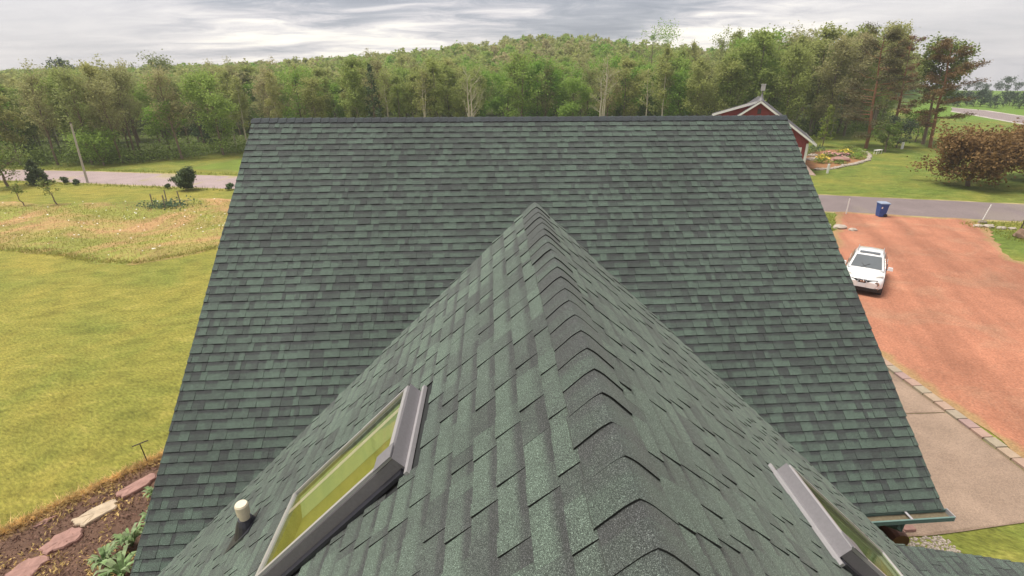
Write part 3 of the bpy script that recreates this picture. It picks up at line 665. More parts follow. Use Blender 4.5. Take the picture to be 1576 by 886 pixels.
NAME = {'olive': 'leafy_tree', 'green': 'leafy_tree', 'tan': 'twiggy_tree', 'slim': 'slender_tree', 'fir': 'fir_tree'}
SRC = {}
def wood_tree(key, x, y, s, label=None):
    (tk, cr), mb, ml = PROTO[key]; k = key[0]; loc = (x, y, zterrain(x, y) - .05); rz = R_.uniform(0, 6.28); sc = (s * R_.uniform(.88, 1.15), s * R_.uniform(.88, 1.15), s)
    if key not in SRC: SRC[key] = tree_thing(NAME[k], label or LAB[k], 'tree', tk, cr, mb, ml, loc, rz, sc, None if label else GRP[k]); return SRC[key]
    o = dup(SRC[key], loc, rz, sc, label or LAB[k], GRP[k])
    if label and 'group' in o: del o['group']
    return o
def pick(x, y):
    r = R_.random(); az_ = math.atan2(x, y)
    if -0.60 < az_ < -0.36 and y < 92 and r < 0.5: return ('tan', R_.randrange(3))
    if 0.02 < az_ < 0.24 and r < 0.45: return ('green', R_.randrange(3))
    if r < .50: return ('olive', R_.randrange(4))
    if r < .66: return ('green', R_.randrange(3))
    if r < .84: return ('tan', R_.randrange(3))
    if r < .975: return ('slim', R_.randrange(2))
    return ('fir', 0)
placed = []
def free(x, y, d): return all((x - a) ** 2 + (y - b_) ** 2 > d * d for a, b_ in placed)
def seen(x, y): return -0.98 < x / y < 0.875
tries = 0; N_IND = 0
while N_IND < 262 and tries < 9000:
    tries += 1
    x = R_.uniform(-86, 84); e = edge_y(x); y = e + 0.6 + 40 * R_.random() ** 1.7
    if not seen(x, y) or x > 0.80 * y and y < 90 and False: continue
    if x > 0.62 * y and y > 105: continue
    if x > 0.845 * y: continue
    if not free(x, y, 2.5): continue
    placed.append((x, y)); N_IND += 1
    s = R_.uniform(.78, 1.08)
    if x > 22: s *= 1.0 + 0.30 * min(1, (x - 22) / 22)
    if x < -30: s *= 0.95
    wood_tree(pick(x, y), x, y, s)
# the wood beyond, one mass up to the skyline
far = MB(); rngf = np.random.default_rng(77); nfar = 0
TINT = [(0.05, 0), (0.3, 0), (0.55, 0), (0.8, 0)]
pts = []
for k in range(30000):
    x, y = rngf.uniform(-270, 210), rngf.uniform(96, 300)
    if not (-1.0 < x / y < 0.80): continue
    if y < edge_y(max(-120, min(88, x))) + 30: continue
    if math.hypot(x, y) > 300: continue
    if rngf.random() > 0.9 - 0.5 * (y > 210): continue
    ok = True
    pts.append((x, y))
cell = {}
sel = []
for x, y in pts:
    c = (int(x / 4.4), int(y / 4.4))
    if c in cell: continue
    cell[c] = 1; sel.append((x, y))
sel = sel[:2600]
farm = [MB(), MB(), MB()]
for x, y in sel:
    z = zterrain(x, y); h = rngf.uniform(7.5, 10.5); r = rngf.uniform(2.1, 3.9); n = int(230 * (95 / max(95, math.hypot(x, y))) + 90)
    th = rngf.uniform(0, 2 * PI, n); u = rngf.random(n) ** 0.6; zz_ = u; rr = r * np.sqrt(np.clip(1 - (1.7 * (zz_ - .42)) ** 2, .05, 1)) * np.sqrt(rngf.random(n))
    lob = 1 + .25 * np.sin(3 * th + x)
    P = np.stack([x + rr * lob * np.cos(th), y + rr * lob * np.sin(th), z + h * (.2 + .8 * zz_) + rngf.normal(0, .3, n)], 1)
    mi = rngf.choice(3, p=[.62, .18, .20]); farm[mi].leaves(P, .62 + .0016 * math.hypot(x, y), rngf, .45, 0, .75, (rngf.random(), 0, 0, 0))
for mi, (mm, ml) in enumerate(zip(farm, (L_OLIVE, L_GREEN, L_TWIG))):
    mm.build('far_woods', ml, attr=True, kind='stuff', label=('olive', 'bright green', 'tan')[mi] + ' crowns of the far wood rising to the skyline')
# bushes and saplings along the foot of the wood
und = MB(); rngu = np.random.default_rng(9); P = []
for k in range(1500):
    x = rngu.uniform(-80, 82); y = edge_y(x) + rngu.normal(1.6, 1.8) + abs(rngu.normal(0, 3)); 
    if x > 0.80 * y: continue
    hh = rngu.uniform(.6, 2.6); n = 40; P.append(np.stack([x + rngu.normal(0, .6, n), y + rngu.normal(0, .5, n), zterrain(x, y) + hh * rngu.random(n) ** .8], 1))
und.leaves(np.concatenate(P), .26, rngu).build('undergrowth', L_BUSH, kind='stuff', label='low green undergrowth along the foot of the wood')

# ------------------------------------------------------------------ trees and shrubs one can single out
def single(name, label, mb, ml, loc, rz, *a, cat='tree', **k):
    tk, cr = make_tree(*a, **k); return tree_thing(name, label, cat, tk, cr, mb, ml, (loc[0], loc[1], zterrain(*loc) - .03), rz)
single('apple_tree', 'small spreading tree cut off by the left edge beside the spruce', B_BROWN, L_BUSH, (-45.2, 49.6), 0, 301, 3.3, 2.0, 'round', 1500, .22, clear=.22, r0=.12, nb=18, up=.5)
single('spruce_tree', 'small dark blue spruce beside the pale road', B_BROWN, L_DARK, (-42.9, 50.3), 0, 302, 2.3, 1.05, 'cone', 6500, .19, clear=.02, r0=.08, nb=60, up=.12, spread=.13)
single('sapling', 'smaller bare stemmed sapling with a white base at the meadow', B_BROWN, L_BUSH, (-37.1, 41.4), 0, 303, 1.5, .5, 'vase', 130, .16, clear=.45, r0=.035, nb=8, up=.8, spread=.14)
single('sapling', 'larger leaning sapling with a forked crown at the meadow', B_BROWN, L_BUSH, (-34.7, 41.6), 0, 304, 1.7, .75, 'vase', 230, .17, clear=.4, r0=.045, nb=9, up=.75, spread=.17, lean=(-.05, 0))
single('round_bush', 'dark round juniper bush in front of the road', B_BROWN, L_DARK, (-27.1, 46.2), 0, 305, 1.45, .78, 'round', 6500, .18, clear=.01, r0=.06, nb=44, up=.75, spread=.18, cat='bush')
for i, (x, y, h, lab) in enumerate(((-40.6, 50.3, .75, 'little dark conifer right of the blue spruce'), (-39.2, 49.7, .5, 'low weed clump between the small conifer and the pole'), (-29.2, 47.1, .45, 'low dark tuft left of the round juniper bush'), (-23.1, 45.7, .55, 'low dark shrub at the roof edge by the road'))):
    single('low_shrub', lab, B_BROWN, L_DARK, (x, y), 0, 310 + i, h * .75, h * .42, 'round', 700, .15, clear=.05, r0=.02, nb=9, up=.7, spread=.10, cat='shrub')
single('leafy_bush', 'broad light green bush at the foot of the wood near the pole', B_BROWN, L_GREEN, (-44.6, 61.6), 0, 316, 3.0, 2.3, 'round', 2600, .25, clear=.05, r0=.08, nb=26, up=.6, cat='bush')
single('leafy_tree', 'small flat crowned light green tree against dark trunks', B_BROWN, L_GREEN, (-38.4, 66.2), 0, 317, 6.2, 2.1, 'vase', 1500, .27, clear=.55, r0=.10, nb=16, up=.45, spread=.3)
single('birch_tree', 'white barked birch with several stems and thin crown behind the ridge', B_PALE, L_TWIG, (15.3, 73.5), 0, 320, 11.0, 1.9, 'oval', 800, .2, clear=.5, trunks=3, r0=.15, nb=22, up=.6, sub=5)
single('aspen_tree', 'single pale stemmed aspen right of the white birch', B_PALE, L_OLIVE, (22.0, 75.0), 0, 321, 9.4, 1.5, 'oval', 900, .2, clear=.45, r0=.09, nb=16, up=.7)
single('oak_tree', 'pale forked tree with bare white limbs above the ridge', B_PALE, L_TWIG, (-3.2, 76.5), 0, 322, 9.2, 2.7, 'vase', 900, .2, clear=.30, r0=.20, nb=16, up=.75, sub=6, trunks=2)
for i, (x, y, lab) in enumerate(((-14.5, 77.0, 'pale slender aspen left of centre behind the ridge'), (-9.2, 76.6, 'pair of thin white stems behind the ridge'))):
    single('aspen_tree', lab, B_PALE, L_OLIVE, (x, y), 0, 324 + i, 9.6, 1.7, 'oval', 1200, .22, clear=.4, r0=.11, nb=18, up=.75, trunks=1 + i)
for i, (x, y, h, r, lab) in enumerate(((4.6, 80.0, 10.6, 3.2, 'bright green round topped tree in front of the hill'), (27.5, 78, 8.6, 2.0, 'yellow green tree right of the birch'), (33.0, 112, 15.0, 5.5, 'large dark green domed tree on the hill shoulder'), (-27.0, 78, 9.4, 3.0, 'fresh green tree above the left corner of the ridge'))):
    single('leafy_tree', lab, B_BROWN, L_GREEN, (x, y), 0, 330 + i, h, r, 'round', 4200, .28, clear=.12, r0=.17, nb=28, up=.6, spread=.42)
single('spruce_tree', 'lone dark evergreen standing above the skyline at far left', B_BROWN, L_DARK, (-103, 138), 0, 340, 12.6, 3.0, 'round', 2600, .5, clear=.3, r0=.2, nb=34, up=.15, spread=.4)
single('leafy_tree', 'dark rounded crown standing above the left skyline', B_BROWN, L_BUSH, (-78, 132), 0, 341, 12.0, 4.6, 'round', 2600, .45, clear=.2, r0=.2, nb=24, up=.5, spread=.5)
# wind-bent pines at the right: tiers of clumped needles on level limbs
def make_pine(seed, H, R, clear, leaves, wind, dens=1.0, tiers=26, r0=.19):
    rng = np.random.default_rng(seed); tk = MB(); n = 9; path = []
    for i in range(n):
        u = i / (n - 1); path.append(np.array([-.11 * H * u + wind * .06 * H * u ** 2 + rng.normal(0, .07), rng.normal(0, .07), H * u]))
    tk.tube(path, [r0 * (1 - .86 * i / (n - 1)) + .01 for i in range(n)], 8); P = []
    for k in range(tiers):
        u = clear + (1 - clear) * (k + rng.random()) / tiers * .98; i = min(int(u * (n - 1)), n - 2); fr = u * (n - 1) - i; st = path[i] * (1 - fr) + path[i + 1] * fr
        an = rng.uniform(0, 2 * PI); q = (u - clear) / (1 - clear); L = R * (0.55 + .62 * math.sin(PI * min(1, q * .75 + .25))) * rng.uniform(.55, 1.15)
        d = np.array([math.cos(an) + wind * .45, math.sin(an), -0.12 + .55 * q]); d /= np.linalg.norm(d); L *= 1 + .35 * wind * d[0]
        m1 = st + d * L * .5; e = st + d * L + np.array([.1 * wind * L, 0, .14 * L]); rb = r0 * .26 * (1 - .6 * u) + .012
        tk.tube([st, m1, e], [rb, rb * .6, .01], 4, cap=False)
        for j in range(5):
            f0 = rng.uniform(.35, 1.0); s0 = st + (e - st) * f0; dd = d + rng.normal(0, .5, 3) * np.array([1, 1, .35]) + np.array([wind * .3, 0, .1]); e2 = s0 + dd / np.linalg.norm(dd) * L * .3
            tk.tube([s0, e2], [rb * .35, .006], 3, cap=False); c = int(leaves / tiers / 5)
            P.append(s0 + (e2 - s0) * rng.random((c, 1)) * 1.15 + rng.normal(0, 1, (c, 3)) * np.array([.24, .24, .11]) * (R / 2.4))
    P = np.concatenate(P); return tk, MB().leaves(P, .25, rng, 1.2, 0, .35)
def pine(label, loc, mb, ml, *a, **k):
    tk, cr = make_pine(*a, **k); return tree_thing('pine_tree', label, 'tree', tk, cr, mb, ml, (loc[0], loc[1], -.03))
pine('dark brown pine with drooping tiers behind the flower garden', (46.4, 63.1), B_PINE, L_PINE, 401, 12.6, 3.4, .14, 15000, .35, tiers=38)
pine('middle pine with an orange trunk set back among green trees', (55.5, 70.5), B_PINE, L_RUST, 402, 12.6, 2.6, .28, 6500, .3, tiers=26)
pine('rightmost pine with rust red needles and a bare forked trunk', (54.1, 62.6), B_PINE, L_RUST, 403, 11.6, 2.7, .20, 10000, .45, tiers=36)
single('leafy_tree', 'tall windswept green tree rising behind the rust red pine', B_BROWN, L_BUSH, (55.6, 65.6), 0, 404, 11.6, 2.6, 'round', 5200, .34, clear=.42, r0=.2, nb=28, up=.5, lean=(-.06, 0), spread=.45)
for i, (x, y, h, r) in enumerate(((40.5, 72, 11.4, 2.8), (47.0, 73, 12.6, 3.0), (52.0, 76, 13.2, 3.0), (33.5, 76, 9.8, 3.2), (28.0, 84, 10.4, 3.4))):
    single('leafy_tree', ('tall wispy grey green tree behind the flower garden', 'tall wispy grey green tree between the first two pines', 'tallest wispy tree between the pines', 'broad olive tree just right of the barn vent', 'broad olive tree left of the barn vent')[i], B_GREY, L_TWIG if i in (1, 2) else L_OLIVE, (x, y), 0, 410 + i, h, r, 'oval', 6500, .28, clear=.10, r0=.16, nb=34, up=.85, sub=6, spread=.4)
single('sapling', 'slim lime green sapling on the lawn right of the barn', B_BROWN, L_LIME, (42.0, 65.0), 0, 420, 4.9, 1.25, 'cone', 1100, .22, clear=.16, r0=.05, nb=26, up=.45, spread=.22)
single('round_bush', 'large dark bush beneath the first pine', B_BROWN, L_BUSH, (46.2, 59.6), 0, 421, 2.6, 1.6, 'round', 1800, .2, clear=.04, r0=.06, nb=24, up=.75, spread=.2, cat='bush')
single('round_bush', 'paler green bush right of the dark bush under the pines', B_BROWN, L_GREY, (50.3, 63.2), 0, 422, 2.5, 2.0, 'round', 1600, .22, clear=.04, r0=.06, nb=22, up=.7, spread=.24, cat='bush')
single('low_shrub', 'low green shrub at the foot of the rust red pine', B_BROWN, L_GREEN, (56.5, 68.0), 0, 423, 3.0, 2.4, 'round', 1500, .25, clear=.04, r0=.06, nb=20, up=.6, spread=.28, cat='shrub')
single('crabapple_tree', 'bronze leaved crab apple with a broad drooping crown on the lawn', B_BROWN, L_RED, (39.4, 40.7), 0, 437, 3.3, 3.2, 'round', 12000, .25, clear=.13, r0=.17, nb=52, up=.36, sub=6, spread=.30)
single('crabapple_tree', 'second bronze leaved crab apple cut by the right edge', B_BROWN, L_RED, (46.6, 42.6), 0, 431, 3.3, 3.1, 'round', 8000, .25, clear=.10, r0=.15, nb=40, up=.42, sub=5, spread=.30)
# distant hedgerow beyond the sown field
rngd = random.Random(61); proto(('hedge', 0), B_BROWN, L_HAZY, 450, 5.2, 2.9, 'round', 700, .6, clear=.05, nb=18, up=.6, spread=.5); proto(('hedge', 1), B_BROWN, L_HAZY, 451, 5.6, 2.2, 'oval', 600, .55, clear=.05, nb=16, up=.8, spread=.5)
LAB.update(hedge='hazy hedgerow tree beyond the far green field'); GRP.update(hedge='hedgerow trees beyond the field'); NAME.update(hedge='hedge_tree')
for k in range(34):
    a = math.radians(41.0 + 9.5 * k / 33 + rngd.uniform(-.2, .2)); d = 176 + rngd.uniform(-6, 18); x, y = d * math.sin(a), d * math.cos(a)
    wood_tree(('hedge', k % 2), x, y, rngd.uniform(.38, .68))
for i, (az_, d, s, lab) in enumerate(((44.4, 330, 1.0, 'big dome shaped tree alone on the far rise'), (43.2, 345, .55, 'small round tree left of the dome shaped tree on the rise'))):
    a = math.radians(az_); wood_tree(('hedge', 0), d * math.sin(a), d * math.cos(a), s, lab)
for k in range(16):
    a = math.radians(41.5 + 9 * k / 15); d = 300 + rngd.uniform(-25, 25); wood_tree(('hedge', k % 2), d * math.sin(a), d * math.cos(a), rngd.uniform(.35, .6))

# ------------------------------------------------------------------ meadow, lawn edge, posts
rngm = np.random.default_rng(14); MEA = [(-42, 37), (-36, 31.5), (-29.3, 29.6), (-25, 28.4), (-21.5, 26.8), (-19.2, 26.4), (-17.4, 27.6), (-15.6, 29.2), (-9, 34), (-9, 40), (-24, 42.0), (-36, 41.3), (-44, 43)]
def blades(P, hmin, hmax, wd, lean=.35):
    n = len(P); h = rngm.uniform(hmin, hmax, n); an = rngm.uniform(0, 2 * PI, n); ca, sa = np.cos(an) * wd, np.sin(an) * wd
    tx = rngm.normal(0, lean, n) * h + .12 * h; ty = rngm.normal(0, lean, n) * h
    b = np.stack([P[:, 0] - ca, P[:, 1] - sa, P[:, 2]], 1); c = np.stack([P[:, 0] + ca, P[:, 1] + sa, P[:, 2]], 1); q = np.stack([P[:, 0] + tx, P[:, 1] + ty, P[:, 2] + h], 1)
    m = MB(); m.add(np.stack([b, c, q], 1).reshape(-1, 3).tolist(), [(3 * i, 3 * i + 1, 3 * i + 2) for i in range(n)]); return m
cand = np.stack([rngm.uniform(-44, -9, 60000), rngm.uniform(26, 44, 60000), np.zeros(60000)], 1)
cand = np.array([q for q in cand if in_poly(q[0], q[1], MEA)]); keep_ = (np.sin(cand[:, 0] * .8 + 2 * np.sin(cand[:, 1] * .5)) + np.sin(cand[:, 1] * 1.1 + cand[:, 0] * .3) + rngm.normal(0, .6, len(cand)) > -.3); 
blades(cand[keep_][:16000], .04, .13, .02).build('meadow_grass', L_MEADOW, kind='stuff', label='tall uncut grass of the meadow patch')
cand2 = cand[~keep_][:4500]; blades(cand2, .06, .17, .016).build('seeding_grass', leaf_mat('reddish seed heads', (0.46, 0.31, 0.15), .3, .4, .1), kind='stuff', label='reddish brown seeding grass in the meadow patch')
edge = []
for a, b_ in zip(MEA[1:8], MEA[2:9]):
    for k in range(int(180 * math.hypot(b_[0] - a[0], b_[1] - a[1]) * .7)): f = rngm.random(); edge.append((a[0] + (b_[0] - a[0]) * f + rngm.normal(0, .22), a[1] + (b_[1] - a[1]) * f + abs(rngm.normal(.25, .35)), 0))
blades(np.array(edge), .06, .17, .02).build('meadow_grass', L_MEADOW, kind='stuff', label='greener tall grass along the mown edge of the meadow')
fl = cand[rngm.integers(0, len(cand), 420)].copy(); fl[:, 2] = rngm.uniform(.15, .26, len(fl)); fl = fl[(np.sin(fl[:, 0] * .9) + np.cos(fl[:, 1] * .7 + 1) > .1) | (rngm.random(len(fl)) < .2)]
MB().leaves(fl, .11, rngm, 2.0, 0, 1.0).build('daisies', L_FLOWER, kind='stuff', label='small white daisies dotted through the meadow')
for i, (x, y, h) in enumerate(((-26.4, 40.2, .95), (-25.0, 39.4, 1.0), (-26.2, 41.7, .95), (-24.3, 40.3, 1.1))):
    tag(MB().tube([(x, y, -.1), (x + .03 - .08 * (i == 3), y, h)], .04, 6).build('garden_post', M_POST), ('leftmost', 'second', 'rearmost', 'rightmost leaning')[i] + ' thin post round the grey green plant patch in the meadow', 'post', 'posts round the plant patch')
P = np.concatenate([np.stack([rngm.normal(-25.2, 1.0, 500), rngm.normal(39.9, .55, 500), np.abs(rngm.normal(0, .22, 500))], 1)])
MB().leaves(P, .2, rngm, .6).build('plant_patch', L_GREY, kind='stuff', label='grey green plants growing between the garden posts')
pl = thing('utility_pole', 'bare leaning wooden pole at the near side of the road', 'pole', (-38.9, 50.9, 0))
MB().tube([(0, 0, -.2), (.1, 0, 2.6), (.22, .05, 5.45)], [.11, .09, .075], 10).build('pole', plain('silvered pole', (.42, .38, .32), .85, .2, 4), pl); MB().tube([(.22, .05, 5.44), (.22, .05, 5.52)], [.10, .08], 10).build('pole_cap', M_IRON, pl)

# ------------------------------------------------------------------ flower bed at the lower left
def flagstone(label, pts, mat, z=.02, th=.07, seed=0, crack=None):
    rng = random.Random(seed); P = []
    for i in range(len(pts)):
        a, b_ = Vector(pts[i]), Vector(pts[(i + 1) % len(pts)])
        for k in range(3): q = a.lerp(b_, k / 3); P.append((q.x + rng.uniform(-.035, .035), q.y + rng.uniform(-.035, .035)))
    c = (sum(p[0] for p in P) / len(P), sum(p[1] for p in P) / len(P)); n = len(P); m = MB()
    v = [(x, y, z - .03) for x, y in P] + [(x, y, z + th * .6) for x, y in P] + [(c[0] + (x - c[0]) * .93, c[1] + (y - c[1]) * .93, z + th + rng.uniform(-.008, .008)) for x, y in P] + [(c[0] + (x - c[0]) * .5, c[1] + (y - c[1]) * .5, z + th + rng.uniform(-.012, .012)) for x, y in P] + [(c[0], c[1], z + th)]
    f = []
    for i in range(n):
        j = (i + 1) % n
        for r in range(3): f.append((r * n + i, r * n + j, (r + 1) * n + j, (r + 1) * n + i))
        f.append((3 * n + i, 3 * n + j, 4 * n))
    m.add(v, f); return tag(m.build('flagstone', mat), label, 'stepping stone', 'flagstones across the bed')
flagstone('cream flagstone, palest of the stones in the mulch bed', [(-9.56, 8.86), (-9.38, 9.14), (-9.10, 9.47), (-8.92, 9.42), (-8.80, 9.18), (-9.02, 8.92), (-9.18, 8.70), (-9.40, 8.74)], M_TANST, seed=1)
flagstone('long pink flagstone beside the iron stake in the bed', [(-9.14, 9.60), (-8.98, 9.88), (-8.66, 10.30), (-8.46, 10.16), (-8.52, 9.86), (-8.84, 9.50)], M_PINKST, seed=2)
flagstone('large pink brown flagstone below the cream stone', [(-9.68, 8.12), (-9.60, 8.46), (-9.42, 8.70), (-9.14, 8.62), (-9.02, 8.42), (-9.20, 8.12), (-9.44, 8.02)], M_PINKST, seed=3)
flagstone('pink flagstone nearest the bottom edge of the bed', [(-9.86, 7.56), (-9.74, 7.90), (-9.50, 8.00), (-9.28, 7.88), (-9.36, 7.5), (-9.6, 7.3)], M_PINKST, seed=4)
flagstone('small pink flagstone tucked under the roof edge', [(-8.44, 10.28), (-8.34, 10.52), (-8.10, 10.46), (-8.20, 10.20)], M_PINKST, seed=5)
flagstone('thin sliver of tan stone along the dry grass edge', [(-10.35, 8.75), (-10.15, 9.02), (-10.02, 9.08), (-10.12, 8.86)], M_PINKST, th=.03, seed=6)
BED = [(-10.98, 8.6), (-9.9, 9.75), (-8.86, 10.92), (-7.6, 12.2), (-4.2, 12.4), (-4.2, 4), (-12.5, 4), (-12.2, 7.2)]
def scatter(n, x0, x1, y0, y1, poly=None):
    q = np.stack([rngm.uniform(x0, x1, n), rngm.uniform(y0, y1, n), np.full(n, .02)], 1)
    return q if poly is None else np.array([p for p in q if in_poly(p[0], p[1], poly)])
q = scatter(9000, -11.5, -5, 6, 12.2, BED); q[:, 2] += rngm.uniform(0, .05, len(q)); MB().leaves(q, .075, rngm, .3, 0, .4).build('wood_chips', plain('bark chips', (.19, .105, .075), .9, .8, 9), kind='stuff', label='loose dark bark chips covering the bed')
q = scatter(2600, -10.4, -6.5, 6.5, 11.5, BED); q = q[np.sin(q[:, 0] * 5 + q[:, 1] * 3) + np.cos(q[:, 1] * 4) > -.1]; q[:, 2] += .04; MB().leaves(q, .11, rngm, .3, 0, .3).build('straw', L_DRY, kind='stuff', label='dry straw litter lying on the bark chips')
ed = []
BE = [(-12.2, 7.2), (-10.98, 8.6), (-9.9, 9.75), (-8.86, 10.92), (-7.9, 11.9)]
for a, b_ in zip(BE[:-1], BE[1:]):
    for k in range(int(900 * math.hypot(b_[0] - a[0], b_[1] - a[1]))): f = rngm.random(); o_ = rngm.normal(.02, .07); ed.append((a[0] + (b_[0] - a[0]) * f - .7 * o_, a[1] + (b_[1] - a[1]) * f + .7 * o_, 0))
blades(np.array(ed), .05, .17, .012, .9).build('dry_grass', L_DRY, kind='stuff', label='yellow dead grass along the edge of the bed')
q = scatter(2600, -11.4, -8, 7.2, 11.4, BED); q = q[(q[:, 1] - 8.6) - (q[:, 0] + 10.98) * 1.08 > -.55]; blades(q, .06, .2, .012, .8).build('brown_grass', leaf_mat('brown stubble', (.27, .18, .075), .4, .2, .1), kind='stuff', label='brown withered grass inside the bed edge')
def leafy_plant(label, x, y, h, r, n, ml, seed):
    rng = random.Random(seed); t_ = thing('garden_plant', label, 'plant', (x, y, .02), 0, 'plants at the foot of the roof')
    for k in range(n):
        an = rng.uniform(0, 2 * PI); L = r * rng.uniform(.5, 1.1); hh = h * rng.uniform(.5, 1.0); c, s = math.cos(an), math.sin(an); wd = r * .085
        pts = [(0, 0, 0), (L * .35, 0, hh * .8), (L * .75, 0, hh), (L, 0, hh * .82)]; ws = (.012, wd, wd * .9, .004); v = []
        for (px, _, pz), w_ in zip(pts, ws):
            for sg in (-1, 1): v.append((px * c - sg * w_ * s, px * s + sg * w_ * c, pz - .25 * w_))
        MB().add(v, [(2 * i, 2 * i + 1, 2 * i + 3, 2 * i + 2) for i in range(3)]).build('leaf', ml, t_)
for i, (x, y, h, r, n) in enumerate(((-7.80, 8.15, .45, .34, 44), (-7.58, 8.65, .5, .34, 40), (-8.02, 7.70, .4, .33, 38), (-7.40, 9.35, .5, .36, 30), (-7.5, 7.4, .5, .45, 30), (-8.15, 9.55, .28, .28, 26))):
    leafy_plant(('broad leaved green plant at the lower edge of the broad roof', 'upper broad leaved plant beside the roof rake', 'broad leaved plant nearest the pink brown flagstone', 'pale leaved plant half hidden by the roof', 'broad leaved plant at the very bottom by the roof', 'small yellow green plant right of the cream flagstone')[i], x, y, h, r, n, L_HOSTA, 70 + i)
stk = thing('iron_stake', 'thin rusty T shaped stake at the lawn edge', 'stake', (-9.02, 10.72, 0)); MB().tube([(0, 0, -.1), (-.05, .02, .62)], .012, 6).build('rod', M_IRON, stk); MB().tube([(-.20, -.05, .60), (.12, .10, .66)], .014, 6).build('crossbar', M_IRON, stk)

# ------------------------------------------------------------------ the barn
barn = thing('red_barn', 'red barn with white trim, grey roof and a metal vent on its peak', 'barn', (24.97, 49, 0), -0.44, None, (.90, 1, 1))
def W(m, name, mats): return m.build(name, mats, barn)
def bp(x, y, z): return (x - 24.97, y - 49, z)
BX, BZ, BS = 24.97, 6.52, 0.645
wl = MB(); wl.prism([bp(20.0, 49.45, -.1), bp(30.05, 49.45, -.1), bp(30.05, 49.45, BZ - BS * 5.08 - .14), bp(BX, 49.45, BZ - .14), bp(20.0, 49.45, BZ - BS * 4.97 - .14)], (0, 9.6, 0)); wall = W(wl, 'wall', M_RED)
for k in range(34):
    x = 20.15 + .29 * k; zt = BZ - BS * abs(x - BX) - .2
    MB().box(bp(x, 49.432, zt / 2), (.035, .03, zt)).build('batten', M_RED, wall)
for sg in (-1, 1):
    rf = MB(); ex = 5.75
    a = [bp(BX, 48.98, BZ), bp(BX + sg * ex, 48.98, BZ - BS * ex), bp(BX + sg * ex, 48.98, BZ - BS * ex - .10), bp(BX, 48.98, BZ - .10)]
    rf.prism(a, (0, 10.4, 0)); W(rf, 'roof_slope', M_BARNROOF)
    tr = MB(); tr.prism([bp(BX, 48.94, BZ - .02), bp(BX + sg * (ex + .03), 48.94, BZ - BS * (ex + .03) - .02), bp(BX + sg * (ex + .03), 48.94, BZ - BS * (ex + .03) - .22), bp(BX, 48.94, BZ - .22)], (0, .035, 0)); W(tr, 'white_trim', M_WHITE)
    W(MB().box(bp(BX + sg * (ex + .02), 54.1, BZ - BS * ex - .12), (.04, 10.3, .2)), 'fascia', M_WHITE)
dz = 0.285
dm = MB(); dm.prism([bp(BX, 49.95, BZ - .3), bp(20.75, 49.95, BZ - dz * 4.2 - .16), bp(20.75, 49.95, BZ - BS * 4.2), bp(BX - .2, 49.95, BZ - .4)], (0, .5, 0)); W(dm, 'dormer_wall', M_RED)
dr_ = MB(); dr_.prism([bp(BX, 49.6, BZ + .06), bp(20.4, 49.6, BZ - dz * 4.57 + .06), bp(20.4, 49.6, BZ - dz * 4.57 - .04), bp(BX, 49.6, BZ - .04)], (0, .75, 0)); W(dr_, 'dormer_roof', M_BARNROOF)
dt = MB(); dt.prism([bp(BX, 49.55, BZ + .04), bp(20.38, 49.55, BZ - dz * 4.59 + .04), bp(20.38, 49.55, BZ - dz * 4.59 - .17), bp(BX, 49.55, BZ - .17)], (0, .04, 0)); W(dt, 'white_trim', M_WHITE)
W(MB().box(bp(BX, 49.415, 5.55), (.34, .06, .46)), 'louvre', M_IRON)
W(MB().box(bp(29.98, 49.40, 1.4), (.22, .07, 2.75)), 'corner_board', M_WHITE); W(MB().box(bp(30.08, 49.52, 1.38), (.06, .22, 2.7)), 'corner_board', M_WHITE)
door = W(MB().box(bp(28.75, 49.405, 1.25), (1.55, .05, 2.35)), 'door', M_WHITE)
m = MB(); m.box(bp(28.75, 49.37, 1.25), (1.25, .03, .95)); m.build('door_panel', M_RED, door)
for sg in (-1, 1):
    m = MB(); m.tube([bp(28.75 - .62 * sg, 49.35, .78), bp(28.75 + .62 * sg, 49.35, 1.72)], .05, 4); m.build('cross_brace', M_WHITE, door)
m = MB(); m.prism([bp(30.1, 49.1, .02), bp(31.25, 48.85, .02), bp(31.2, 49.3, .02), bp(30.25, 49.5, .85), bp(30.1, 49.5, .85)], (0, .35, 0)); W(m, 'ramp_side', plain('pink brick', (.50, .36, .30), .85, .25, 8))
vt = MB(); vt.tube([bp(BX, 49.25, BZ - .05), bp(BX, 49.25, BZ + .25), bp(BX, 49.25, BZ + .60)], [.34, .16, .06], 10); v_ = W(vt, 'roof_vent', M_TRIMGREY)
MB().tube([bp(BX, 49.25, BZ + .55), bp(BX, 49.25, BZ + .86)], .07, 8).build('vent_stem', M_TRIMGREY, v_); MB().box(bp(BX, 49.25, BZ + 1.10), (.40, .34, .52)).build('vent_head', M_BRIGHT, v_)
MB().box(bp(BX, 49.25, BZ + 1.385), (.48, .42, .05)).build('vent_lid', M_BRIGHT, v_)

